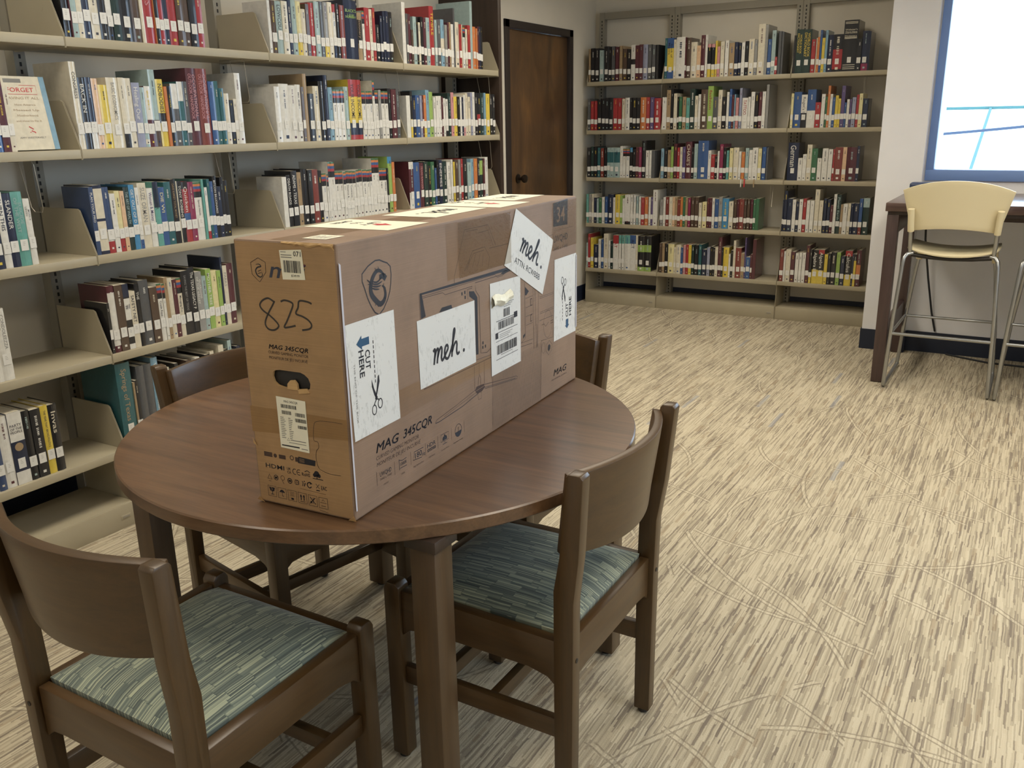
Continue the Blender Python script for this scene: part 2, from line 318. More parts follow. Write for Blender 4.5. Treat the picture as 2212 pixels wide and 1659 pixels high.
class Flat:
    """2-D print: polygons in mm on a plane"""
    def __init__(s): s.p=[]
    def poly(s,pts,m,lv=0): s.p.append(([tuple(q) for q in pts],None,m,lv))
    def rect(s,x0,y0,x1,y1,m,lv=0): s.poly([(x0,y0),(x1,y0),(x1,y1),(x0,y1)],m,lv)
    def line(s,pts,w,m,closed=False,lv=0,smooth=0,taper=False):
        P=[Vector(q) for q in pts]
        if smooth:
            Q=[]; n=len(P)
            rng=range(n if closed else n-1)
            for i in rng:
                p0=P[(i-1)%n] if (closed or i>0) else P[i]; p1=P[i]; p2=P[(i+1)%n]; p3=P[(i+2)%n] if (closed or i+2<n) else P[(i+1)%n]
                for k in range(smooth):
                    t=k/smooth; Q.append(.5*((2*p1)+(-p0+p2)*t+(2*p0-5*p1+4*p2-p3)*t*t+(-p0+3*p1-3*p2+p3)*t**3))
            if not closed: Q.append(P[-1])
            P=Q
        n=len(P); L=[];R=[]
        for i in range(n):
            a=P[(i-1)%n] if (closed or i>0) else P[i]; b=P[(i+1)%n] if (closed or i<n-1) else P[i]
            t=b-a; t=t.normalized() if t.length>1e-6 else Vector((1,0)); nn=Vector((-t.y,t.x))
            ww=w/2*(1 if not taper else max(.15,math.sin(PI*min(1,(i+.3)/(n-.4)))**.6))
            L.append(P[i]+nn*ww); R.append(P[i]-nn*ww)
        vs=L+R; fs=[]
        for i in range(n if closed else n-1):
            j=(i+1)%n; fs.append((n+i,n+j,j,i))
        s.p.append(([tuple(v) for v in vs],fs,m,lv))
    def text(s,t,x,y,size,m,ang=0,width=None,off=0.,sh=0.,lv=0,align='l'):
        vs,fs,w,y0,y1=TX[(t,off,sh)]; k=size/.72; kx=k if width is None else width/max(w,1e-6)
        if align=='c': 
            dx=-w*kx/2
        else: dx=0
        ca,sa=math.cos(ang),math.sin(ang)
        if off==0. and sh==.25:
            for ex,ey in ((.5,0),(0,.5),(.5,.5)): s.p.append(([(x+ex*size/12+(a*kx+dx)*ca-b*k*sa,y+ey*size/12+(a*kx+dx)*sa+b*k*ca) for a,b in vs],fs,m,lv))
        s.p.append(([(x+(a*kx+dx)*ca-b*k*sa,y+(a*kx+dx)*sa+b*k*ca) for a,b in vs],fs,m,lv))
    def circ(s,x,y,r,w,m,lv=0,n=18,ry=None):
        ry=ry or r; s.line([(x+r*math.cos(2*PI*i/n),y+ry*math.sin(2*PI*i/n)) for i in range(n)],w,m,True,lv)
    def disc(s,x,y,r,m,lv=0,n=14): s.poly([(x+r*math.cos(2*PI*i/n),y+r*math.sin(2*PI*i/n)) for i in range(n)],m,lv)
    def bars(s,x0,y0,x1,y1,m,n=26,lv=0,seed=1,vert=True):
        rr=random.Random(seed); t=0; tot=(x1-x0) if vert else (y1-y0); u=tot/n
        while t<tot-u*.4:
            ww=u*rr.choice((.35,.5,.9)); 
            if vert: s.rect(x0+t,y0,x0+t+ww,y1,m,lv)
            else: s.rect(x0,y0+t,x1,y0+t+ww,m,lv)
            t+=ww+u*rr.choice((.35,.6,.8))
    def mesh(s,mb,O,ux,uy,n,base=.0004,step=.0003):
        O,ux,uy,n=Vector(O),Vector(ux),Vector(uy),Vector(n)
        for vs,fs,m,lv in s.p:
            P=[O+ux*(a*.001)+uy*(b*.001)+n*(base+step*lv) for a,b in vs]
            if fs is None:
                tri=tessellate_polygon([[Vector((a,b,0)) for a,b in vs]]); fs=[t for t in tri]
            mb.add(P,fs,m)
# ================================================================= ROOM
XL,XR,YB,YW,YF,ZC=-.42,6.0,4.95,4.12,-4.2,2.75
def struct(mb,name,**k):
    o=mb.build(name,**k); o['kind']='structure'; return o
m=MB(); m.box((XL-.1,YF-.1,-.1),(XR+.1,YB+.1,0),'carpet'); struct(m,'floor')
m=MB(); m.box((XL-.1,YF-.1,ZC),(XR+.1,YB+.1,ZC+.1),'ceiling_paint'); struct(m,'ceiling')
DY0,DY1,DZ=3.51,4.53,2.12      # door opening incl. frame
m=MB(); m.box((XL-.1,YF-.1,0),(XL,DY0,ZC),'wall_paint'); m.box((XL-.1,DY1,0),(XL,YB+.1,ZC),'wall_paint'); m.box((XL-.1,DY0,DZ),(XL,DY1,ZC),'wall_paint'); struct(m,'wall_left')
m=MB(); m.box((XL,YB,0),(1.935,YB+.1,ZC),'wall_paint'); struct(m,'wall_back')
m=MB(); m.box((1.935,4.05,0),(2.19,YB+.1,ZC),'wall_white'); struct(m,'wall_corner')
WX0,WX1,WZ0,WZ1=2.20,5.2,1.07,2.52
m=MB(); m.box((2.19,YW,0),(XR+.1,YW+.14,WZ0),'wall_white'); m.box((2.19,YW,WZ1),(XR+.1,YW+.14,ZC),'wall_white'); m.box((WX1,YW,WZ0),(XR+.1,YW+.14,WZ1),'wall_white'); m.box((2.19,YW,WZ0),(WX0,YW+.14,WZ1),'wall_white'); struct(m,'wall_back_right')
RY0,RY1,RZ0,RZ1=-1.3,.8,.95,2.45  # opening for an unseen window, added to bring daylight from the right
m=MB(); m.box((XR,YF-.1,0),(XR+.1,RY0,ZC),'wall_white'); m.box((XR,RY1,0),(XR+.1,YW,ZC),'wall_white'); m.box((XR,RY0,0),(XR+.1,RY1,RZ0),'wall_white'); m.box((XR,RY0,RZ1),(XR+.1,RY1,ZC),'wall_white'); struct(m,'wall_right')
m=MB(); F='window_frame_flare'; m.box((XR-.01,RY0,RZ0),(XR+.06,RY1,RZ0+.05),F); m.box((XR-.01,RY0,RZ1-.05),(XR+.06,RY1,RZ1),F)
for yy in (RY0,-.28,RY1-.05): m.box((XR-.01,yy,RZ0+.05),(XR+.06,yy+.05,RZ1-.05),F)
added_win=struct(m,'window_2'); m=MB(); m.box((XR+.03,RY0+.05,RZ0+.05),(XR+.035,-.28,RZ1-.05),'window_glass'); m.box((XR+.03,-.23,RZ0+.05),(XR+.035,RY1-.05,RZ1-.05),'window_glass'); m.build('pane',added_win)  # window_2 is the added, unseen right-wall window
m=MB(); m.box((XL,YF-.1,0),(XR,YF,ZC),'wall_white'); struct(m,'wall_front')
# rubber baseboards
m=MB(); m.box((XL,YF,0),(XL+.008,DY0,.13),'rubber_base'); m.box((XL,DY1,0),(XL+.008,YB-.008,.13),'rubber_base'); struct(m,'baseboard_left')
m=MB(); m.box((XL,YB-.008,0),(1.935,YB,.13),'rubber_base'); struct(m,'baseboard_back')
m=MB(); m.box((1.927,4.042,0),(2.198,4.05,.13),'rubber_base'); m.box((1.927,4.05,0),(1.935,4.62,.13),'rubber_base'); m.box((2.19,4.05,0),(2.198,YW-.008,.13),'rubber_base'); struct(m,'baseboard_corner')
m=MB(); m.box((2.198,YW-.008,0),(XR,YW,.13),'rubber_base'); struct(m,'baseboard_back_right')
# door with frame and knob
m=MB(); m.box((XL-.05,DY0+.062,.005),(XL-.012,DY1-.062,DZ-.055),'door_veneer'); door=struct(m,'door_1',bevel=.002); tag(door,'dark mottled brown veneer door with a black frame beside the book shelves','door')
m=MB()
m.box((XL-.06,DY0,0),(XL+.012,DY0+.06,DZ),'dark_frame'); m.box((XL-.06,DY1-.06,0),(XL+.012,DY1,DZ),'dark_frame'); m.box((XL-.06,DY0,DZ-.052),(XL+.012,DY1,DZ),'dark_frame')
m.build('door_frame',door,bevel=.003)
m=MB(); m.lathe([(.032,0),(.032,.008),(.012,.012),(.011,.035),(.024,.042),(.030,.056),(.026,.070),(.012,.076)],(XL-.012,3.69,1.065),'knob_metal',20,'x'); m.build('door_handle',door,smooth=True)
# window: frame, glass, mullions
m=MB(); F='window_frame_flare'; y0,y1=YW-.012,YW+.09
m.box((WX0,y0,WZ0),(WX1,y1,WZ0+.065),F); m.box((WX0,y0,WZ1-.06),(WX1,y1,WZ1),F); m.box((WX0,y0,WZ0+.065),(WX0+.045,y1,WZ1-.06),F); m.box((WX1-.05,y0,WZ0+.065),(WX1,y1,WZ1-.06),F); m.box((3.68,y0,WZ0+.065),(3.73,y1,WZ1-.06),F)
win=struct(m,'window_1',bevel=.003); tag(win,'wide bright window with blue glare painted into its metal frame above the counter','window')
m=MB(); m.box((WX0+.045,YW+.04,WZ0+.065),(3.68,YW+.046,WZ1-.06),'window_glass'); m.box((3.73,YW+.04,WZ0+.065),(WX1-.05,YW+.046,WZ1-.06),'window_glass'); m.build('pane',win)

# outside: pale seamed roof next door, a dark cable, a teal unit
m=MB(); a=Vector((-3,17,-1.9)); 
m.add([(-4,30,1.64),(9,30,1.64),(9,16,-2.4),(-4,16,-2.4),(-4,30.4,1.5),(9,30.4,1.5),(9,16,-2.7),(-4,16,-2.7)],[(0,1,2,3),(7,6,5,4),(0,4,5,1),(2,6,7,3),(0,3,7,4),(1,5,6,2)],'outside_roof')
for k in range(9):
    x=-3.2+k*1.45; m.beam((x,30,1.67),(x,16,-2.37),.07,.06,'outside_seam')
m.beam((-4,30,1.68),(9,30,1.68),.08,.08,'outside_seam')
tag(m.build('neighbouring_roof'),'pale seamed metal roof seen washed out through the window','roof')
m=MB(); m.tube([(1.0+i*.4, 12, 1.17+.0275*i+.0016*i*i) for i in range(12)],.019,'outside_dark',8); tag(m.build('overhead_cable',smooth=True),'dark sagging cable crossing the bright view outside the window','cable')

# dark wood end panel of the left shelving
m=MB(); m.box((XL,2.756,0),(-.006,2.790,2.45),'panel_wood'); tag(m.build('end_panel',bevel=.0015),'dark brown wood end panel closing the left book shelving beside the door','panel')

# ================================================================= SHELVING
ZB=[0,1.718,1.353,.990,.625,.2575]; ZBL=[0,1.713,1.354,.9926,.633,.272]
LIP=.030; DEP=.285
def bracket(m,yy,z,lo,th,topd,toph,base=False):
    """plate in the x-z plane at yy ; front at x=0, runs back"""
    if base: pts=[(0.,0.),(0.,.095),(-.018,lo),(-DEP,lo),(-DEP,0.)]
    else: pts=[(0.,z-.004),(0.,z+.036),(-.060,z+toph),(-.072,z+toph+.006),(-DEP,z+toph+.006),(-DEP,z-.004)]
    m.prism(pts,lambda p,q,t:(p,t,q),yy-th/2,yy+th/2,'shelf_paint')
    if not base:
        m.lathe([(.013,-.0012),(.013,.0012),(.008,.002)],(-.10,yy,z+.125),'shelf_paint',14,'y')
def shelving(label,loc,rz,W,zs,group,upr=(True,True),top_rail=False,high=2.20,backx=.30):
    """local frame: front edge at x=0 facing +x, width along +y"""
    t=thing('library_shelving',label,'book shelf',loc,rz,group)
    for k,on in enumerate(upr):
        if not on: continue
        m=MB(); y=0.022 if k==0 else W-.022
        m.box((-backx-.05,y-.021,0),(-backx,y+.021,high),'upright_paint')
        n=int((high-.12)/.0254)
        for i in range(n):
            z=.09+i*.0254; m.box((-backx-.001,y-.004,z),(-backx+.0006,y+.004,z+.014),'slot_dark')
        m.build('upright',t)
    if top_rail:
        m=MB(); m.box((-backx-.045,.043,high-.05),(-backx-.005,W-.043,high),'upright_paint'); m.build('top_rail',t)
    for z in zs:
        m=MB(); m.box((-DEP,.003,z),(0,W-.003,z+LIP),'shelf_paint'); s=m.build('shelf',t,bevel=.0015)
        for yy in (.0018,W-.0018):
            mm=MB(); bracket(mm,yy,z,0,.0016,0,.185); mm.build('end_bracket',s)
    m=MB(); m.box((-DEP,.004,.082),(-.002,W-.004,.094),'shelf_paint'); m.box((-.006,.004,.0),(0,W-.004,.092),'shelf_paint')
    m.box((-.003,W-.062,.034),(.0012,W-.022,.052),'shelf_paint'); m.box((-.002,W-.058,.037),(.0018,W-.026,.049),'upright_paint')
    b=m.build('base_shelf',t,bevel=.001)
    for yy in (.0018,W-.0018):
        mm=MB(); bracket(mm,yy,0,zs[-1]-.006,.0016,0,0,True); mm.build('end_bracket',b)
    return t
U=.914; GL='grey-beige steel book shelving along the left wall'; GB='grey-beige steel book shelving along the back wall'
nl=['first bay of the left wall shelving, cut off by the photo edge','second bay of the left wall shelving, mostly empty lowest shelf behind the table','third bay of the left wall shelving, partly hidden behind the cardboard box','last bay of the left wall shelving, next to the dark end panel']
for k in range(4):
    shelving('steel '+nl[k],(0,(k-1)*U,0),0,U,ZBL[1:],GL,(True,k==3),high=2.13)
xs=[-.3635,.2637,1.2129,1.925]
nb=['narrow left bay of the back wall shelving, beside the door wall','wide middle bay of the back wall shelving','right bay of the back wall shelving, against the white wall corner']
for k in range(3):
    shelving('steel '+nb[k],(xs[k],4.6735,0),-PI/2,xs[k+1]-xs[k],ZB[1:],GB,(True,True),True,2.27,.225)

# ================================================================= BOOKS
ROWS=[
('L1_1',1,0.016,'25 240 k;6 255 m!;21 220 c;21 252 e;29 244 n;33 222 e;30 259 k;22 232 w+k0-33;31 231 d;49 259 k;35 223 B;14 243 e!;43 252 r/ASHES@p;4 220 o!;18 254 k;19 241 r;22 224 n;38 260 r;28 229 B;30 234 B;35 258 k;27 222 r'),
('L1_2',1,0.938,"16 204 w;33 206 B;35 206 c/LOWCOU@k;34 210 e;21 218 n;32 220 c;29 217 Y+y0-30;27 189 e;20 212 B;34 219 r;32 227 c;27 230 A;29 230 a+y0-25;29 233 e;23 227 w+r85-100+n0-25;26 233 k;33 228 R;91 255 n/BLACK'S LAW DICTIONARY@G;30 208 h+k35-85/Dictionary@h;21 218 wN;35 234 r;24 230 e;19 237 r;34 166 k;22 208 n;22 230 n;25 232 n;33 231 k"),
('L1_3',1,1.854,'28 286 w!;16 236 A;24 235 m;18 164 B;28 227 c;14 228 k;21 203 e;23 231 k;31 229 m;30 232 c;39 290 r/TEMPLE@y;24 227 c;37 231 A;31 234 s+e30-60;27 210 a;16 224 m;16 226 h;25 218 w;16 299 A!;42 232 e;21 224 r;9 223 e!;26 216 wN;24 204 e;29 225 r;24 351 c!;35 222 o;15 215 o;15 226 m;18 227 n;18 226 k'),
('L2_0',2,-0.278,'23 214 b+w35-60;25 224 m;18 201 e'),
('L2_1',2,0.010,'23 283 e/CONGRESS@k;28 233 k/BACK IN@w;23 235 n+w0-30;24 232 O;35 212 y;45 237 e/BASIC ECONOMICS@a;25 238 e+k0-30;28 237 e'),
('L2_1b',2,0.241,'33 223 l/Healing Our@w;18 208 c+e5-13;26 212 m+w45-100;28 270 c+B0-35;32 238 y+k35-50/NOBODIES@k;14 213 o!;18 215 k;30 224 A+w60-100;25 232 t+w70-100;23 233 A;48 282 m/OUTLOOK HANDBOOK@p;52 282 R/OCCUPATIONAL OUTLOOK HANDBOOK@p;27 237 b;23 239 t;23 213 t;24 194 e;21 169 k;18 174 e;29 273 w'),
('L2_2',2,0.937,'30 227 w;58 239 w;40 233 w;33 238 w;17 229 B;23 284 h!;38 202 k;37 235 e;36 256 k;24 283 n;29 232 s;25 222 wN;20 222 wN;33 223 wN;33 237 c;52 270 y+r0-8+n8-28+r72-100/YOUR INCOME@k;42 270 y+r0-8+n8-28+r72-100/YOUR INCOME@k;29 220 wN;24 220 wN;27 221 wN;16 270 wN;28 222 wN;20 229 a;28 223 wN;26 223 wN;26 237 k;41 233 m;24 237 A'),
('L2_3',2,1.854,'32 206 w!;18 228 k+y0-40;33 197 n;33 209 b;19 208 l;13 210 m;23 211 o+y0-35;32 237 s;32 228 G;24 202 w;26 207 w;29 209 w;13 205 m;20 198 w;27 194 w+k0-15;32 227 d;28 229 p;31 208 y;24 208 k;19 207 w;17 206 n;19 219 w+p0-20;24 228 e;29 209 e;20 232 l;25 235 w;30 233 k;33 230 k+r25-50;33 233 d;23 233 s;42 229 y;29 226 k;35 227 k'),
('L3_0',3,-0.349,'35 238 n;24 241 w/BURN THIS@n;28 235 n/SLANDER@w;37 238 T/SUICIDE OF THE WEST@c;22 214 w/MARK R LEVIN@a'),
('L3_1',3,0.013,'17 235 N/PLAN YOUR PRO@w;34 240 n+e5-48+e52-95;27 231 N+r0-18+w18-33;21 207 w;21 215 Y+r0-30;17 213 O;23 225 d/THE ART OF WEALTH@c;23 232 q/GET OUT OF D@w;15 221 w+b0-15;37 236 e/SUZE ORMAN@a;26 215 w/Women & Money@v;24 237 T+n60-100/SUZE OR@d;26 215 b/DIE WI@Y;30 233 t;25 241 k/DAVE RAMSEY TOTAL MONEY@h;6 233 e!;22 232 k/TONY ROBBINS@w;29 229 r+k88-100+b35-48/Quicken@w;26 226 M;37 223 wN/Special Needs@k;12 233 T!;15 201 w+r0-15;15 232 t;16 222 b;19 242 k/BITCOIN BILLIONAIRES@w;18 200 n;16 236 k;20 222 k'),
('L3_2',3,0.937,'27 216 w!;29 223 k/DEATH ROADS@w;36 239 k/ADAMS v TEXAS@w;28 231 h;41 243 k;29 238 k;36 238 R;27 231 k;30 218 wN;12 213 wN;16 267 wN;30 266 wN;28 222 wN;29 221 wN;19 216 wN;24 220 wN/Divorce &@k;27 218 wN/Contracts@k;22 217 wN;20 221 wN;28 223 wN;31 220 wN;23 218 wN;18 219 wN;32 270 wN;27 269 wN;27 218 wN;33 217 wN;11 218 k;33 273 G+q88-100;22 246 o'),
('L3_3',3,1.852,'39 240 m+w0-35+w85-100;53 235 b;36 231 m/TEXAS RANGER@p;36 236 d;32 213 k;32 232 g;16 199 b;21 237 k;38 238 n/ENEMIES@w;43 230 d;34 224 w;22 237 w;22 223 y;35 235 B;20 234 a;25 237 r;46 237 k;37 213 c;32 232 s;35 232 o;30 234 k;33 230 d+G60-95;19 229 m;33 236 w'),
('L4_0',4,-0.426,'39 240 w;38 237 w/CONDOLEEZZA RICE@a'),
('L4_1',4,0.015,'12 186 k/THE ELEMENTS@w;29 245 m+w10-90;33 243 B;25 243 k+n80-100+w45-78+w0-8/#1@n;25 212 e/SAFETY NET@n;21 237 k/THE@w;41 245 A'),
('L4_1b',4,0.201,'34 212 B;22 221 wN/Credit Repa@k;13 218 wN/Credit Repair@k;16 240 h;22 235 e;19 226 m;23 228 eN/Managing Pro@k;38 252 k/SAVING THE BEST OF TEXAS@a;30 261 k/The TEXAS LEGACY P@w;31 239 a/GUARDIANS OF THE VALLEY@w;22 218 c;26 243 G/MOTHER TREE@w;30 233 Y;20 229 G;11 281 n;24 244 e/PARKS@a;31 249 m'),
('L5_0',5,-0.483,'15 254 w;28 254 N;35 248 w;49 252 n+w0-18+w60-100/PARTY PEOPLE@k;29 246 k;37 242 k;28 245 y/THE YEAR THAT BROKE POLITICS@k;33 241 k/Invas@e'),
('B1_1',1,-0.355,'21 244 h;34 247 k;38 245 k;38 229 c;42 255 k;21 249 k;33 252 A;33 246 m;29 252 h;37 229 B;32 224 k;34 253 w+k45-60;32 248 m;30 253 m;40 251 l;32 249 A;31 244 A;62 244 k!'),
('B1_2',1,0.274,'19 286 t;50 285 b+y20-75/Book of Majors@n;19 272 e;69 287 w;11 283 m;34 279 B;45 247 e;30 221 O;33 290 m;18 291 w;29 227 k+y0-25+p90-100;29 225 k+y0-25+p90-100;15 247 y;22 206 p;33 238 e;32 243 w;39 225 h;29 229 n/TEXAS TRAVEL@w;21 221 n;28 223 w;25 231 k;39 243 e;24 237 a;49 338 e;21 332 a!;28 235 b;27 291 c;17 116 r;24 282 A!;34 277 A!'),
('B1_3',1,1.200,"33 249 k!;46 286 d/WORLD BOOK@y;57 283 d/WORLD BOOK@y;32 216 r;7 224 e!;17 229 o;15 273 b;20 222 y;17 270 s;37 238 n;62 239 k+r7-60;94 324 k/Webster's Third New International Dictionary@e;29 202 k;44 250 n+M0-18;23 246 n!"),  # first entry is a bracket plate seen dark, built as a book
('B2_1',2,-0.360,'26 240 A;32 221 r;28 221 r;36 231 k;32 237 k;29 243 k;38 239 k;38 238 r;35 237 r;27 232 e;39 239 w;23 238 k;33 237 k;32 236 k;48 239 o;32 238 r;32 237 v;52 229 r'),
('B2_2',2,0.266,'35 234 w;31 285 h;23 291 k;31 259 e;12 234 k;27 234 g;31 233 h;27 225 T;38 286 d;27 237 e;19 247 w;53 280 B;41 302 G/fashion@r;37 226 A;30 273 e;33 224 k;22 257 w;18 277 b;18 236 m;11 239 s;25 215 p;22 281 l;43 213 w/TATTOO@r;21 219 w;28 252 w;28 244 k;25 250 m;25 252 w;56 298 a!'),  # last entry is a grey metal bookend, built as a book
('B2_3',2,1.226,"18 233 Y;53 241 b;40 222 w+k0-45/Roget's II@k;57 255 b+w0-45;37 169 r;29 223 w;13 205 g;17 276 o;17 221 w;19 199 b;20 211 y;17 190 y;25 273 v;13 164 b;21 184 w;13 184 v;29 196 l;17 212 r;25 219 Y;37 186 n"),
('B3_1',3,-0.362,'35 230 k;26 238 d;30 238 k;28 230 t;31 226 R;27 230 k;26 230 c+t50-85;30 230 c+t50-85;55 230 c+t50-85;25 241 w;25 222 wN;33 222 wN;25 230 k+q85-100;25 215 k;25 233 m;25 233 M;33 281 k;29 208 w;20 208 w;65 208 A!'),
('B3_2',3,0.267,"28 222 s;28 229 k;24 211 h;24 237 G;28 258 m;20 229 r;23 233 e;23 236 v;47 272 m/CHASE'S@e;19 229 k;31 257 c;80 279 b;23 208 w;30 179 r;19 165 k;15 204 w;30 253 M;22 229 k;22 208 T;30 225 Y;40 229 e;22 201 w;26 197 o;29 225 c;25 211 w;40 228 w;29 222 Y;32 232 b;32 228 A!"),
('B3_3',3,1.229,'75 262 n/German@w;31 156 w/French@b;27 182 w;33 248 e;40 222 g;33 156 w;39 222 w;33 217 w;12 217 r;53 230 R;27 230 O;66 230 m;19 238 n'),
('B4_1',4,-0.367,'25 229 T;24 229 a;22 230 e;22 203 n;22 196 c;24 204 g;28 209 w;26 214 b;47 233 n;17 208 w;43 231 y;21 225 G;21 202 w;47 233 w+k0-10;25 234 w;25 231 w;21 220 c;21 221 w;29 214 r;33 218 o;21 219 w;16 220 v;37 276 w'),
('B4_2',4,0.271,'28 203 a;20 222 w;28 223 R;28 224 e;20 224 O;20 225 h;24 207 R/TEXAS@Y;20 226 o;20 227 g;20 223 h;24 220 M;31 228 B;31 229 B;27 186 e;39 194 Y;19 224 m;19 225 m;23 225 w;30 219 b;27 234 a;49 224 q;38 203 e;26 219 B;15 223 m;37 223 R;22 224 B;26 225 B;22 222 m;18 223 g;58 230 g!'),
('B4_3',4,1.198,'28 228 n;25 291 n;35 236 n;28 230 w/LOW TIDE@r;21 217 n;26 232 w/HOW SCIENCE@k;26 239 r;24 226 w;31 227 w/who@r;31 306 e;31 229 e;24 243 n;24 237 n;20 197 m;20 275 w;30 272 d/Planet Earth@c;17 206 h;30 209 w;23 214 e;16 214 n;36 215 n;26 249 b+R0-30;42 253 d+c75-100'),
('B5_1',5,-0.362,'15 204 c;22 277 r;31 246 y;40 192 n;27 238 w;22 235 b;40 284 e;22 230 w;22 227 d;48 276 w+r76-100/SAT@r;26 278 w+T76-100;26 279 w+T76-100;47 281 w+T76-100;51 283 w+b76-100/ACT@n;17 285 e;55 278 k+G0-12+G55-75;59 281 k+G0-12+G55-75'),
('B5_2',5,0.279,'21 233 B;25 234 h;25 228 k;49 229 Y;16 205 e;40 225 e;20 208 b;24 228 p;20 233 r;24 230 y;24 232 d;32 233 k;28 238 t;39 202 n;27 219 l;19 228 k;19 222 k;23 223 e;27 302 m;15 226 k;42 227 y;15 177 w;19 207 k;19 282 e;42 228 R;26 190 h;11 308 v;34 162 b;15 186 m;63 297 m!'),
('B5_3',5,1.223,'29 235 R;14 222 w;36 238 e;32 222 m;28 213 w;21 218 w;28 219 w/MATHEMATICS@r;24 274 m;21 247 k+y0-30;42 244 k+y0-42/Algebra II@w;41 247 k+y0-40+r88-100/Algebra I@w;27 217 y;20 226 k;37 234 k;30 236 G;30 210 n/CALCULUS@w;47 250 k+y0-32+r85-100/Calculus@w;13 229 n;17 229 k+y0-80;30 258 m+o30-60')]

EXTRA=[]
rr=random.Random(5)
# bottom-but-one shelf, second bay: a few read clearly, the rest stand behind the chair back
EXTRA.append(('L5_1',5,.014,"62 318 t/Springs of Texas@h;9 235 h;14 240 k;34 290 A!;34 290 A!;30 308 s/Water for Texas@w;22 270 e;26 255 e;24 240 w;18 262 k;22 235 e;14 228 k;26 262 B;20 250 k;24 262 w;30 240 a;20 262 k;26 270 e;22 250 B;28 285 e;20 262 k;24 296 c;20 250 w;26 262 n;22 240 e;20 235 k"))
EXTRA.append(('L5_2',5,.935,"26 240 n;22 230 w;30 260 k;24 240 e;20 225 r;28 250 b"))
ROWS=ROWS+EXTRA
PRIV={"LOWCOU","BLACK'S LAW DICTIONARY","ASHES","MARK R LEVIN","DAVE RAMSEY TOTAL MONEY","SUZE ORMAN","SUZE OR","TONY ROBBINS","Quicken","CONDOLEEZZA RICE",
"Webster's Third New International Dictionary","WORLD BOOK","CHASE'S","Roget's II","SAT","ACT","JOHNSON","PARKS","PLAN YOUR PRO","GET OUT OF D","DIE WI","Credit Repa","Managing Pro","Invas","#1","THE","TEMPLE","Planet Earth","Women & Money","YOUR INCOME","ADAMS v TEXAS"}
BOOKS=[]
for nm,k,start,s in ROWS:
    pos=start; side=nm[0]; lst=s.split(';')
    for i,tk in enumerate(lst):
        a,h,code=tk.split(' ',2); a=int(a)/1000; h=int(h)/1000
        z=(ZBL if side=='L' else ZB)[k]+LIP+.0004
        title=tcol=None; body=code
        if '/' in code: body,r_=code.split('/',1); title,tcol=r_.rsplit('@',1)
        nolab='!' in body; body=body.replace('!','')
        parts=body.split('+'); base=parts[0]; nolo=False
        if len(base)>1 and base[1]=='N': nolo=True; base=base[0]
        if nm in('B1_3','B4_3') and i==0: sh_=1.2175-pos; pos+=sh_; a-=sh_
        if side=='B' and i==len(lst)-1 and nolab and a>.02: a*=.42
        bands=[]
        for q in parts[1:]:
            mm_=re.match(r'(\w)(\d+)-(\d+)',q); bands.append((int(mm_.group(2))/100,int(mm_.group(3))/100,mm_.group(1)))
        if nolo: bands+= [(.74,.84,'k'),(.84,.885,'r'),(.885,.93,'b'),(.93,.97,'o'),(.97,1.,'g')]
        BOOKS.append(dict(nm=nm,k=k,side=side,pos=pos,t=a,h=h,z=z,base=base,bands=bands,title=title,tcol=tcol,nolab=nolab,i=i,n=len(lst),seed=len(BOOKS)))
        pos+=a
TWO={"OUTLOOK HANDBOOK":("OUTLOOK HANDBOOK","OCCUPATIONAL"),"OCCUPATIONAL OUTLOOK HANDBOOK":("OUTLOOK HANDBOOK","OCCUPATIONAL"),"MARK R LEVIN":("LEVIN","MARK R"),
"SUICIDE OF THE WEST":("OF THE WEST","SUICIDE"),"GUARDIANS OF THE VALLEY":("OF THE VALLEY","GUARDIANS"),"WORLD BOOK":("DICTIONARY","WORLD BOOK"),"CONDOLEEZZA RICE":("RICE","CONDOLEEZZA"),"Book of Majors":("Majors","Book of")}
HORIZ={"BLACK'S LAW DICTIONARY":["BLACK'S","LAW","DICTIONARY"],"PARTY PEOPLE":["PARTY","OF THE","PEOPLE"],"Webster's Third New International Dictionary":["Webster's","Third New","International","Dictionary"],"#1":["#1"]}
for b in BOOKS:
    if b['title']:
        for s in (HORIZ.get(b['title']) or TWO.get(b['title']) or [b['title']]): want(s,.005)
for s in ["FORGET","HAVING IT ALL","How America","Messed Up","Motherhood","and How to Fix It","AMY WESTERVELT"]: want(s)
